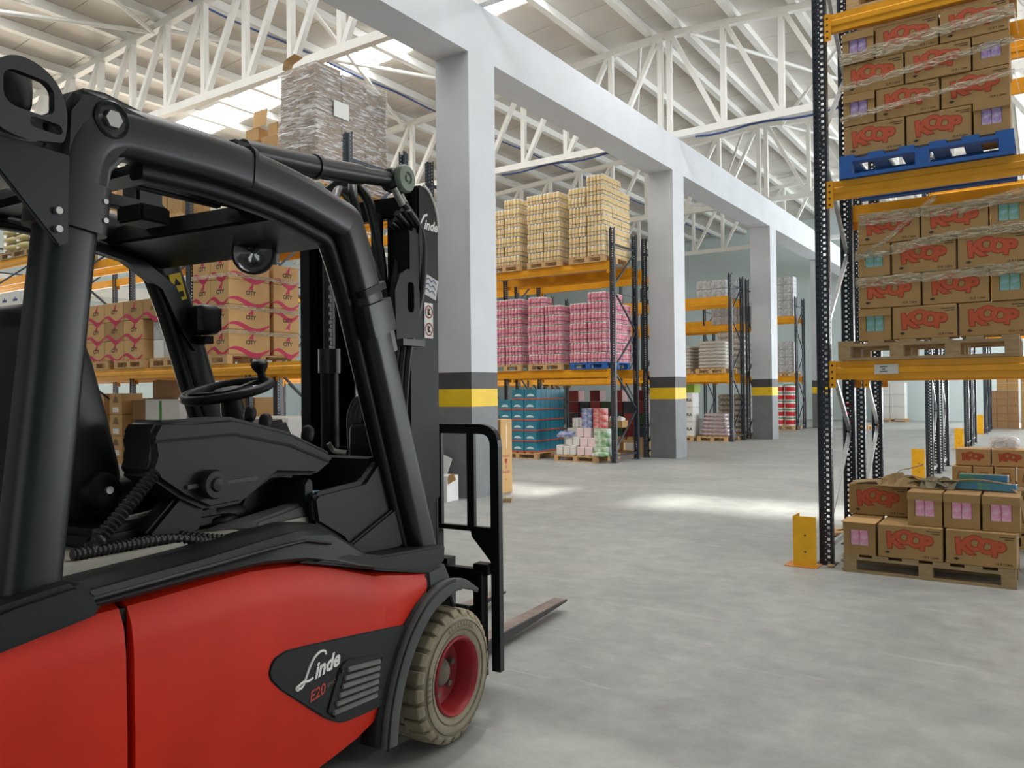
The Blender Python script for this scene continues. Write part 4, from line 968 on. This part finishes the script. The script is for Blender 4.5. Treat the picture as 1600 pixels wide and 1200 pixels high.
P(MB().box(-.70,-.56,-1.12,-1.0,2.13,2.19),'interior_lamp',BLKP,GU,bevel=.008)
# lifting eye bracket at the rear
def plate_with_holes(outer,holes,th,name,mt,par,loc,rot=(0,0,0)):
    cu=bpy.data.curves.new('p','CURVE'); cu.dimensions='2D'; cu.fill_mode='BOTH'; cu.extrude=th/2
    for pts in [outer]+holes:
        s=cu.splines.new('POLY'); s.points.add(len(pts)-1); s.use_cyclic_u=True
        for q,p in zip(s.points,pts): q.co=(p[0],p[1],0,1)
    o=bpy.data.objects.new('p',cu); COL.objects.link(o); me=bpy.data.meshes.new_from_object(o.evaluated_get(bpy.context.evaluated_depsgraph_get())); bpy.data.objects.remove(o)
    me.materials.clear(); me.materials.append(mt); return put(name,me,par,loc,rot)
def rr2(cx,cy,w,h,r,n=5): return [(cx+a,cy+b) for a,b in rrect(w,h,r,n)]
sx=lambda q:[(.055+(x-.055)*.86,y*.72) for x,y in q]
out=[(-.17,-.06),(-.18,.03),(-.165,.12),(-.13,.17),(-.08,.19),(-.02,.18),(.03,.14),(.055,.07),(.055,.0),(.045,-.055),(.02,-.06),(-.08,-.085)]
def chaikin(q,n=2):
    for _ in range(n):
        q=[p for i in range(len(q)) for p in ((q[i][0]*.75+q[(i+1)%len(q)][0]*.25,q[i][1]*.75+q[(i+1)%len(q)][1]*.25),(q[i][0]*.25+q[(i+1)%len(q)][0]*.75,q[i][1]*.25+q[(i+1)%len(q)][1]*.75))]
    return q
plate_with_holes(chaikin(sx(out)),[sx(rr2(-.06,.075,.15,.12,.04)),sx(rr2(-.01,-.015,.1,.036,.017))],.02,'lifting_eye_plate',BLK,GU,(-.03,-1.765,2.185),(R(90),0,R(97)))
P(MB().squad((-.13,-1.79,2.275),(.08,.085,.12),.5,14,10),'warning_beacon',SEATM,GU,smooth=60)
P(MB().prism([(-1.98,2.13),(-1.70,2.12),(-1.705,1.90),(-1.73,1.89),(-1.9,2.08)],'x',-.03,-.045),'beacon_bracket',BLK,GU,bevel=.003)
for z in (1.93,1.975): P(MB().cyl((-.03,-1.735,z),(-.018,-1.735,z),.009,10),'bracket_bolt',STEEL,GU)
P(MB().sweep([(-.12,-2.0,2.06),(mx(-.12),-2.0,2.06)],rrect(.2,.16,.06,4),up=(0,0,1)),'rear_lamp_bar',BLK,GU,smooth=50)
# sensor clamp on the front leg
P(MB().sweep([(-.10,-.475,1.87),(-.10,-.435,1.75)],rrect(.17,.13,.02,3),up=(1,0,0)),'leg_clamp',BLK,GU,smooth=50)
P(MB().sweep([(-.10,-.495,1.93),(-.10,-.485,1.905)],rrect(.158,.118,.02,3),up=(1,0,0)),'clamp_ring',BLKM,GU,smooth=50)
P(MB().prism([(-.47,1.76),(-.40,1.87),(-.25,1.87),(-.2,1.7),(-.3,1.66)],'x',-.16,-.18),'clamp_arm',BLK,GU)
# round cab lamp and far leg work light
L=empty('cab_lamp',(-.50,-.67,2.075),R(25),GU)
MB().lathe([(0,.05),(.06,.045),(.085,.015),(.088,-.01),(.078,-.012)],24,'y',(0,0,0)).build('lamp_housing',BLKP,L,smooth=50)
MB().lathe([(0,-.005),(.05,-.01),(.078,-.012)],24,'y',(0,0,0)).build('lens',GLS,L,smooth=50)
MB().box(-.02,.02,0,.03,.06,.12).build('lamp_bracket',BLKP,L)
for a in (40,100,150): MB().bar((.0,-.012,0),(.07*math.cos(R(a)),-.016,.07*math.sin(R(a))),.012,.006).build('reflector_rib',BLKP,L)
L=empty('work_light',(-1.10,-.42,1.86),R(-12),GU)
MB().squad((.02,0,0),(.13,.12,.14),.5,16,10).build('lamp_housing',SEATM,L,smooth=60)
for i in range(6): MB().box(-.03+.02*i,-.022+.02*i,-.066,.05,-.05,.05).build('cooling_fin',BLKP,L)
MB().bar((-.09,.02,.07),(-.04,0,-.09),.02,.03).build('lamp_bracket',BLKP,L); MB().box(-.05,.06,-.02,.02,-.11,-.075).build('lamp_foot',BLKP,L)
WY=mat('warning_yellow',(214,184,32),.5)
sk=put('warning_sticker',MB().box(-.031,.031,-.06,.06,-.014,0).mesh('warning_sticker',WY),GU,(mx(-.10)+.062,-.535,2.0),(R(90),R(-18),R(90)))
put('printed_triangle',flat([(-.02,.008),(.02,.008),(0,.042)],BLACKT),sk,(0,0,.001)); put('printed_mark',flat([(-.02,-.045),(.02,-.045),(.02,-.02),(-.02,-.02)],BLACKT),sk,(0,0,.001))
# tilt cylinders over the guard
for k,x in enumerate((-.37,mx(-.37))):
    T=empty('tilt_cylinder',(x,0,0),0,FK)
    MB().tube([(0,-.84,2.41),(0,-.40,2.45),(0,-.18,2.478)],.044,14).build('barrel',BLK,T,smooth=50)
    MB().tube([(0,-.2,2.476),(0,.03,2.505)],.036,14).build('rod_end',BLK,T,smooth=50)
    MB().tube([(0,-.47,2.444),(0,-.45,2.446)],.050,14).build('strap',HOSE,T,smooth=50)
    MB().squad((0,.05,2.505),(.08,.12,.11),.6,14,8).build('eye',BLK,T,smooth=60)
    MB().lathe([(.0,.07),(.014,.07),(.016,.062),(.024,.062),(.028,.07),(.058,.066),(.066,.056),(.066,.038),(0,.038)],28,'x',(0,.078,2.513)).build('pivot_cap',GRN,T,smooth=40)
    MB().box(-.05,.05,-.92,-.8,2.2,2.43).build('pivot_bracket',BLK,T,bevel=.012)
    for i in range(2): MB().tube([(.03,.02+.045*i,2.46-.02*i),(.04,.07+.045*i,2.39-.02*i)],.017,10).build('hose_fitting',STEEL,T,smooth=50)
# ---- mast
MA=empty('mast',(0,0,0),0,FK)
ML=-1.0
def chan(x0,x1,y0,y1,z0,z1,op):
    t=.018; m=MB(); m.box(x0,x1,y0,y0+t,z0,z1); m.box(x0,x1,y1-t,y1,z0,z1)
    w=(x1-t,x1) if op<0 else (x0,x0+t); m.box(w[0],w[1],y0,y1,z0,z1); return m
P(chan(-.42,-.325,.14,.33,.06,2.3,-1),'outer_channel',BLKM,MA,bevel=.004); P(chan(ML-.03,ML+.07,.14,.33,.06,2.3,1),'outer_channel',BLKM,MA,bevel=.004)
P(chan(-.50,-.40,.17,.35,.1,2.42,-1),'inner_channel',BLKM,MA,bevel=.004); P(chan(ML+.05,ML+.15,.17,.35,.1,2.42,1),'inner_channel',BLKM,MA,bevel=.004)
P(MB().box(-.43,-.318,.10,.34,1.0,2.28),'side_cover',BLKM,MA,bevel=.006)
hp=P(MB().prism([(.17,2.2),(.17,2.50),(.21,2.515),(.26,2.50),(.31,2.44),(.345,2.36),(.345,2.05),(.33,2.0),(.17,2.0)],'x',-.315,-.44),'head_plate',BLKM,MA,bevel=.01)
P(MB().tube(fillet([(-.312,.215,2.512),(-.312,.265,2.492),(-.312,.325,2.41),(-.312,.338,2.33)],.06,4),.006,6),'white_edge_line',PRNW,hp)
put('printed_text',text_mesh('inde',.066,.002,.35,PRNW),hp,(-.3135,.272,2.325),(R(90),0,R(90)))
put('printed_swash',flat([(.0,0),(.03,.045),(.06,.058),(.062,.045),(.04,.038),(.012,0)],PRNW),hp,(-.3135,.185,2.325),(R(90),0,R(90)))
for z in (2.36,1.15,.3): P(MB().box(ML,-.36,.15,.2,z,z+.1),'mast_cross_bar',BLKM,MA,bevel=.005)
for x in (-.52,ML+.17): 
    P(MB().tube([(x,.12,.25),(x,.12,1.7)],.045,14),'lift_cylinder',BLKM,MA,smooth=50); P(MB().tube([(x,.12,1.7),(x,.12,2.38)],.03,12),'lift_rod',BLK,MA,smooth=50)
    P(MB().tube([(x,.12,1.62),(x,.12,1.74)],.056,14),'cylinder_collar',BLK,MA,smooth=50)
P(MB().box(ML-.01,ML+.05,.11,.15,.3,2.3),'chain_guard',BLKM,MA)
for i in range(60): P(MB().box(-.012,.012,-.008,.008,0,.018),'chain_link',BLK,MA) if i==0 else None
link=[o for o in MA.children if o.name.startswith('chain_link')][0]; link.location=(ML+.19,.10,1.15)
for i in range(1,58):
    c=link.copy(); COL.objects.link(c); c.location=(ML+.19,.10,1.15+.021*i); c.rotation_euler=(0,0,0 if i%2 else R(90))
P(MB().tube(fillet([(ML+.27,.0,1.28),(ML+.28,.02,1.24),(ML+.36,.03,1.235)],.03,4),.012,8),'steel_hook',STEEL,MA)
# hose bundle
def hose(pts,r,nm='hydraulic_hose',par=MA): return P(MB().tube(fillet(pts,.12,6),r,10),nm,HOSE,par,smooth=60)
for i in range(5):
    dx=-.02*i
    hose([(-.33+dx,.08+.02*(i%2),2.40-.02*i),(-.33+dx,.235-.02*i,2.30),(-.31+dx,.20-.03*i,2.0),(-.33+dx,.11-.02*i,1.75),(-.36+dx,.08-.02*i,1.2),(-.38+dx,.08,.9)],.017)
hose([(-.55,-.02,2.5),(-.5,-.08,2.42),(-.46,-.05,2.2),(-.42,.06,1.95),(-.40,.1,1.7)],.022); hose([(-.62,.05,2.45),(-.55,-.12,2.46),(-.5,-.2,2.38)],.02)
hose([(-.8,.06,2.5),(-.62,.0,2.54),(-.5,.02,2.46),(-.47,.08,2.2),(-.45,.1,1.8)],.024)
for i in range(3): hose([(-.56-.03*i,.04,1.2),(-.56-.03*i,.03,1.42),(-.54-.03*i,.06,1.50),(-.5-.03*i,.12,1.46),(-.5-.03*i,.14,1.2)],.02)
P(MB().box(-.62,-.43,.02,.1,1.33,1.365),'hose_clamp',STEEL,MA); P(MB().box(-.40,-.44,.03,.05,1.36,1.55),'hose_bracket',STEEL,MA)
P(MB().squad((-.52,.06,1.25),(.18,.14,.26),.3,16,8),'valve_block',BLKM,MA,smooth=50)
plate_with_holes([(-.09,-.17),(-.1,.05),(-.06,.13),(.0,.16),(.06,.14),(.09,.06),(.085,-.15)],[rr2(.02,.03,.05,.14,.02)],.012,'hose_guide_plate',BLKM,MA,(-.30,.06,1.93),(R(90),0,R(90)))
P(MB().box(-.36,-.28,.0,.17,1.735,1.765),'hose_guide_strap',HOSE,MA)
# stickers
s=P(MB().box(0,.002,-.06,.06,-.05,.05),'paper_notice',mat('notice_paper',(206,206,204),.6),MA); s.location=(-.316,.265,2.03); s.rotation_euler=(R(-14),0,0)
for i in range(3): put('handwriting',flat([(-.045,-.006),(-.02,.008),(.0,-.004),(.02,.01),(.045,-.002),(.045,.004),(.02,.016),(-.0,.002),(-.02,.014),(-.045,.0)],PRNB),s,(.0032,0,.026-.026*i),(R(90),0,R(90)))
s=P(MB().box(0,.002,-.035,.035,-.085,.085),'prohibition_sticker',PRNW,MA); s.location=(-.316,.25,1.865)
for z in (.042,-.042):
    c=P(MB().lathe([(.026,0),(.032,0),(.032,.0012),(.026,.0012)],22,'x'),'printed_ring',PRNR,s); c.location=(.0022,0,z)
    put('printed_bar',flat([(-.022,-.003),(.022,-.003),(.022,.003),(-.022,.003)],PRNR),s,(.0036,0,z),(R(90),R(45),R(90))); put('printed_figure',flat([(-.01,-.016),(.012,-.014),(.004,.0),(.012,.012),(-.004,.018),(-.012,.004)],BLACKT),s,(.003,0,z),(R(90),0,R(90)))
# ---- carriage, load backrest, forks
CR=empty('carriage',(0,0,0),0,FK); fy=.62
P(MB().box(-1.1,-.24,fy-.06,fy-.01,.5,.61),'upper_plate',BLKM,CR,bevel=.004); P(MB().box(-1.1,-.24,fy-.06,fy-.01,.12,.22),'lower_plate',BLKM,CR,bevel=.004)
P(MB().box(-.265,-.215,fy-.075,fy-.005,.06,.6),'end_plate',BLKM,CR,bevel=.004); P(MB().box(-1.12,-1.07,fy-.075,fy-.005,.06,.6),'end_plate',BLKM,CR,bevel=.004)
P(MB().box(-.28,-.19,fy-.05,fy+.02,.58,.635),'stop_block',BLKM,CR,bevel=.004); P(MB().tube([(-1.05,fy-.08,.40),(-.27,fy-.08,.40)],.028,12),'shift_cylinder',BLK,CR,smooth=50)
P(MB().box(-.56,-.46,fy-.1,fy-.04,.64,.80),'chain_anchor',BLKM,CR,bevel=.004); P(MB().box(-.55,-.47,fy-.14,fy-.05,.6,.66),'chain_anchor_foot',BLKM,CR)
BR=empty('load_backrest',(0,0,0),0,FK)
bpth=fillet([(-.175,fy+.02,.08),(-.175,fy+.02,1.325),(mx(-.175)+.02,fy+.02,1.325),(mx(-.175)+.02,fy+.02,.08)],.09,6)
P(MB().sweep(bpth,[(-.025,-.02),(.025,-.02),(.025,.02),(-.025,.02)],up=(0,1,0)),'frame_tube',BLK,BR)
for x in (-.325,-.53,-.74,-.95): P(MB().box(x-.022,x+.022,fy+.008,fy+.032,.80,1.31),'upright_bar',BLK,BR)
P(MB().box(mx(-.175)+.02,-.175,fy+.005,fy+.035,.79,.815),'cross_bar',BLK,BR)
for x,s in ((-.19,1),(mx(-.19)+.02,-1)): P(MB().ring_loft([[(x,yy,.80),(x-s*.14,yy,.80),(x-s*.13,yy,.76),(x,yy,.62)] for yy in (fy+.01,fy+.03)]),'gusset',BLK,BR)
def fork(x,label):
    f=empty('fork',(x,0,0),0,FK)
    prof=[(fy+.0,.03),(fy+.0,.6),(fy+.045,.6),(fy+.05,.11),(fy+.065,.10),(2.05,.085),(2.07,.075),(2.055,.066),(fy+.6,.034)]
    m=MB().prism(prof,'x',-.05,.05); 
    o=m.build('fork_arm',[FORK,FORKS],f,bevel=.004)
    for p in o.data.polygons:
        p.material_index=0 if p.normal.z>.5 else 1  # lit top and shaded sides are put into the fork colours
    MB().prism([(fy-.03,.52),(fy-.03,.64),(fy+.05,.64),(fy+.05,.56)],'x',-.045,.045).build('fork_hook',BLKM,f)
fork(-.495,''); fork(-.98,'')
# ---- fender and wheels
fp=fillet([(0,.13,.625),(0,.02,.685),(0,-.13,.695),(0,-.25,.655),(0,-.37,.555),(0,-.45,.43),(0,-.495,.3),(0,-.51,.19)],.08,4)
n=len(fp); 
FE=empty('front_fender',(0,0,0),0,FK)
P(MB().sweep([(p.x-.115,p.y,p.z) for p in fp],rrect(.03,.29,.012,2),up=(1,0,0),scales=[.35+.65*min(1,i/8) for i in range(n)]),'fender_skin',DUST,FE,smooth=50)
def outw(p,k): 
    v=Vector((0,p.y,p.z-.285)).normalized(); return (v.y*k,v.z*k)
P(MB().sweep([(.018,p.y+outw(p,.005)[0],p.z+outw(p,.005)[1]) for p in fp],rrect(.085,.035,.014,3),up=(1,0,0),scales=[.25+.75*min(1,i/9) for i in range(n)]),'side_flange',DUST,FE,smooth=50)
P(MB().tube([(.034,p.y+outw(p,.03)[0],p.z+outw(p,.03)[1]) for p in fp[6:]],.007,8),'flange_bead',BLKP,FE,smooth=60)
P(MB().sweep([(-.03,p.y-.045,p.z+.012) for p in fp[10:]],rrect(.04,.09,.015,2),up=(1,0,0)),'inner_lip',BLKP,FE,smooth=50)
P(MB().prism([(-.232,.79),(-.10,.80),(-.04,.70),(-.14,.66),(-.215,.69)],'x',.004,-.2),'leg_socket',DUST,FE,bevel=.012)
P(MB().tube([(-.1,.06,.66),(-.08,.08,.56),(-.07,.09,.50)],.012,8),'fender_stay',BLK,FE)
def lug_mesh():
    m=MB(); a0,a1=R(-5.6),R(5.6); rings=[]
    for x,r0,r1 in ((-.008,.245,.262),(-.022,.255,.283),(-.11,.26,.286)):
        rings.append([(x,r*math.cos(a),r*math.sin(a)) for a,r in ((a0,r0),(a1,r0),(a1,r1),(a0,r1))])
    m.ring_loft(rings); return m.mesh('tread_lug',RUB,bevel=.004,seg=1)
LUG=lug_mesh(); LUGM=LUG.copy(); LUGM.transform(Matrix.Diagonal((-1,1,1,1))); LUGM.flip_normals()
def wheel(x,y,r,right,detail=True):
    Wd=empty('wheel',(x,y,r),0 if right else R(180),FK); s=r/.285
    ty=MB().lathe([(.165,-.03),(.168,-.012),(.185,-.004),(.205,-.0),(.222,.002),(.24,-.003),(.258,-.012),(.268,-.03),(.268,-.19),(.255,-.208),(.21,-.22),(.165,-.2)],48,'x').build('tyre',RUB,Wd,smooth=35)
    MB().lathe([(.195,.0005),(.2,.003),(.203,.0005)],48,'x').build('sidewall_ring',RUBD,ty,smooth=35); MB().lathe([(.236,.0005),(.239,.002),(.242,-.002)],48,'x').build('sidewall_ring',RUBD,ty,smooth=35)
    if detail:
        for k in range(24):
            put('tread_lug',LUG,ty,(0,0,0),(R(15*k),0,0)); put('tread_lug',LUGM,ty,(-.22,0,0),(R(15*k+7.5),0,0))
        for k in range(9): put('raised_letter',flat([(-.007,-.011),(.007,-.011),(.007,-.007),(-.002,-.007),(-.002,.011),(-.007,.011)],RUBD),ty,(.0035,.222*math.cos(R(60+6*k)),.222*math.sin(R(60+6*k))),(R(90),R(-(60+6*k)+90),R(90)))
        for k in range(5): put('raised_letter',flat([(-.006,-.01),(.006,-.01),(.006,.01),(-.006,.01)],RUBD),ty,(.0035,.222*math.cos(R(165+6*k)),.222*math.sin(R(165+6*k))),(R(90),R(-(165+6*k)+90),R(90)))
    rm=MB().lathe([(.165,-.03),(.168,-.006),(.162,.0),(.154,-.006),(.148,-.03),(.14,-.10),(.12,-.112),(.075,-.115),(.0,-.115)],40,'x').build('rim',RIM,Wd,smooth=40)
    MB().lathe([(.0,-.07),(.045,-.075),(.06,-.09),(.065,-.114)],24,'x').build('hub',RUBD,rm,smooth=40)
    for k in range(6):
        a=R(60*k+15); MB().cyl((-.115,.092*math.cos(a),.092*math.sin(a)),(-.088,.092*math.cos(a),.092*math.sin(a)),.014,6).build('wheel_nut',RUBD,rm)
    Wd.scale=(1,s,s); return Wd
wheel(0,0,.285,True); wheel(mx(0),0,.285,False,False)
w_=wheel(-.05,-1.75,.25,True,False); wheel(mx(-.05),-1.75,.25,False,False)
# ---- black side badge panel with grille and lettering
bpn=fillet([(0,-1.02,.695),(0,-.92,.685),(0,-.47,.625),(0,-.36,.605),(0,-.44,.5),(0,-.49,.345),(0,-.66,.355),(0,-.76,.365),(0,-.84,.41),(0,-1.05,.58),(0,-1.10,.635),(0,-1.08,.685),(0,-1.02,.695)],.03,4)
BP=P(MB().prism([(p.y,p.z) for p in bpn[:-1]],'x',-.02,.009),'badge_panel',BLKP,bevel=.004)
gr=[(-.84,.435),(-.775,.565),(-.74,.585),(-.545,.545),(-.52,.52),(-.56,.40),(-.58,.385),(-.79,.39)]
MB().prism([(p.y,p.z) for p in fillet([(0,a,b) for a,b in gr+gr[:1]],.02,3)[:-1]],'x',.008,.015).build('grille_frame',BLKP,BP,bevel=.003)
MB().prism([(-.80,.425),(-.75,.555),(-.56,.52),(-.585,.405)],'x',.014,.0165).build('grille_recess',DHOLE,BP)
for i in range(6):
    t=i/5; a=(-.815+.075*t,.423+.125*t); b=(-.578+.02*t,.405+.118*t); MB().bar((.017,a[0],a[1]),(.017,b[0],b[1]),.016,.013,up=(1,0,0)).build('grille_slat',mat('dusty_slat',(112,114,110),.7,var=.15,scale=20),BP,bevel=.003)
for y,z in ((-.765,.55),(-.545,.525),(-.80,.41),(-.58,.40)): MB().cyl((.014,y,z),(.02,y,z),.008,8).build('grille_screw',BLKP,BP)
put('printed_text',text_mesh('inde',.072,.0024,.4,PRNW),BP,(.0105,-.838,.592),(R(90),R(-6),R(90)))
LS=[(-.975,.560),(-.962,.553),(-.948,.562),(-.935,.585),(-.918,.615),(-.895,.640),(-.868,.650),(-.845,.645),(-.842,.632)]
MB().tube(fillet([(.0105,a,b) for a,b in LS],.02,3),.0042,6).build('printed_swash',PRNW,BP); MB().tube(fillet([(.0105,-.972,.565),(.0105,-.95,.574),(.0105,-.925,.566),(.0105,-.905,.572)],.02,3),.004,6).build('printed_swash',PRNW,BP)
MB().tube(fillet([(.0105,-.948,.562),(.0105,-.976,.55),(.0105,-.985,.562),(.0105,-.97,.568)],.01,3),.003,6).build('printed_swash',PRNW,BP)
put('printed_text',text_mesh('E20',.05,.001,.25,mat('badge_red',(176,58,40),.5)),BP,(.0105,-.885,.513),(R(90),R(-6),R(90)))
put('printed_text',text_mesh('evo',.03,.0,.25,mat('badge_brown',(120,84,72),.5)),BP,(.0105,-.815,.527),(R(90),R(-6),R(90)))
# ---- seat, armrest, controls
SE=empty('driver_seat',(0,0,0),0,FK)
o=P(MB().squad((0,0,0),(.5,.24,.74),.5,22,16),'seat_back',SEATM,SE,smooth=60); o.location=(-.64,-1.44,1.44); o.rotation_euler=(R(15),0,0)
P(MB().squad((-.64,-1.18,1.20),(.50,.52,.14),.4,20,12),'seat_cushion',SEATM,SE,smooth=60)
P(MB().box(-.86,-.27,-1.5,-1.02,1.07,1.135),'seat_base',BLKM,SE,bevel=.02); P(MB().squad((-.42,-1.02,1.10),(.26,.34,.09),.45,18,8),'suspension_bellows',SEATM,SE,smooth=60)
P(MB().lathe([(0,.03),(.03,.03),(.055,.015),(.06,-.03)],20,'x',(-.38,-1.39,1.23)),'backrest_hinge',BLKM,SE,smooth=40); P(MB().cyl((-.35,-1.39,1.235),(-.34,-1.39,1.235),.012,10),'hinge_bolt',STEEL,SE)
P(MB().tube([(-.36,-1.36,1.13),(-.34,-1.24,1.145)],.012,8),'adjust_lever',STEEL,SE); P(MB().tube([(-.3,-1.36,1.06),(-.3,-1.25,1.065)],.014,8),'slide_lever',STEEL,SE)
MB().tube([(-.5,-1.30,1.09),(-.3,-1.12,1.12)],.03,8).build('seat_rail',BLKM,SE)
AR=empty('armrest_console',(0,0,0),0,FK)
P(MB().prism([(-1.36,1.40),(-1.33,1.445),(-1.2,1.44),(-1.05,1.445),(-.80,1.385),(-.57,1.29),(-.565,1.26),(-.66,1.215),(-.86,1.235),(-.95,1.19),(-1.02,1.155),(-1.15,1.15),(-1.25,1.2),(-1.37,1.285),(-1.35,1.34)],'x',-.19,-.34),'armrest_shell',BLKP,AR,bevel=.022,seg=3,smooth=45)
P(MB().prism([(-1.35,1.385),(-1.05,1.392),(-.80,1.34),(-.60,1.265),(-.60,1.257),(-.80,1.33),(-1.05,1.383),(-1.35,1.376)],'x',-.186,-.2),'trim_groove',DHOLE,AR)
kn=P(MB().lathe([(0,.05),(.02,.048),(.024,.04),(.043,.04),(.048,.03),(.046,.0),(.03,-.01)],14,'x',(-.19,-1.155,1.235)),'adjust_knob',BLKP,AR,smooth=30)
P(MB().box(-.192,-.18,-1.24,-.96,1.228,1.24),'slot_bar',DUST,AR)
P(MB().prism([(-1.36,1.10),(-1.22,1.225),(-1.13,1.20),(-1.16,1.08),(-1.28,1.06)],'x',-.22,-.30),'armrest_strut',BLKM,AR,bevel=.012)
def lever(y,z,x,l,r,lean=.0,par=AR):
    P(MB().tube([(x,y,z-l),(x,y+lean,z-.02)],r*.45,8),'lever_stem',BLKM,par,smooth=50); o=P(MB().squad((0,0,0),(r*2,r*2,r*2.9),.85,14,10),'lever_knob',BLKP,par,smooth=60); o.location=(x,y+lean,z); o.rotation_euler=(R(-12),0,0)
lever(-.645,1.365,-.25,.11,.024); lever(-.80,1.415,-.32,.1,.024,.01); lever(-.80,1.445,-.42,.14,.022,.03)
for i in range(5): P(MB().lathe([(.0,.006),(.03+.006*i,.004),(.033+.006*i,0),(0,-.004)],14,'z',(-.25,-.655+.004*i,1.315-.009*i)),'boot_fold',BLKM,AR,smooth=40)
SW=empty('steering_wheel',(-.62,-.70,1.535),0,FK); SW.rotation_euler=(R(14),0,0)
MB().tube([(.165*math.cos(t),.165*math.sin(t),0) for t in [2*math.pi*i/36 for i in range(36)]],.018,10,loop=True,cap=False).build('wheel_rim',BLKP,SW,smooth=60)
for a in (90,210,330): MB().bar((0,0,-.01),(.16*math.cos(R(a)),.16*math.sin(R(a)),0),.03,.014).build('spoke',BLKP,SW,bevel=.004)
MB().lathe([(0,.012),(.05,.008),(.055,-.03),(0,-.04)],20,'z').build('hub',BLKP,SW,smooth=40)
MB().lathe([(0,.085),(.026,.083),(.036,.07),(.03,.05),(.016,.03),(.018,0)],16,'z',(.04,.15,.005)).build('spinner_knob',SEATM,SW,smooth=50)
P(MB().tube([(-.62,-.69,1.52),(-.62,-.66,1.40),(-.62,-.60,1.2)],.055,14,scales=[.7,1,1.1]),'steering_column',BLKP,FK,smooth=50)
DS=P(MB().ring_loft([[(-.42,-.74,1.36),(-.78,-.74,1.36),(-.78,-.50,1.28),(-.42,-.50,1.28)],[(-.44,-.72,1.40),(-.76,-.72,1.40),(-.76,-.56,1.42),(-.44,-.56,1.42)]]),'instrument_pod',BLKP,FK,bevel=.015)
P(MB().prism([(-.72,.98),(-.70,1.36),(-.5,1.33),(-.40,1.2),(-.40,.9)],'x',-.5,-.8),'steering_pedestal',BLKP,FK,bevel=.02)
P(MB().prism([(-.98,1.05),(-.86,1.24),(-.66,1.22),(-.74,1.06)],'x',-.3,-.42),'pedestal_bracket',BLKM,FK,bevel=.01)
def corr(pts,r,nm):
    Q=fillet(pts,.07,10); D=[]
    for a,b in zip(Q[:-1],Q[1:]):
        k=max(1,int((b-a).length/.0035)); D+=[a.lerp(b,i/k) for i in range(k)]
    P(MB().tube(D,r,10,scales=[1+.16*math.sin(i*1.57) for i in range(len(D))]),nm,HOSE,FK,smooth=70)
corr([(-.2,-1.34,1.29),(-.2,-1.44,1.19),(-.2,-1.53,1.11),(-.22,-1.565,1.05),(-.25,-1.5,1.02)],.02,'corrugated_conduit')
corr([(-.3,-1.30,1.10),(-.2,-1.22,1.075),(-.14,-1.12,1.055),(-.14,-1.14,1.045),(-.18,-1.3,1.09),(-.2,-1.6,1.09)],.016,'corrugated_conduit')
P(MB().squad((-.30,-1.02,1.09),(.1,.12,.05),.6,12,8),'foot_pedal',BLKM,FK,smooth=50)
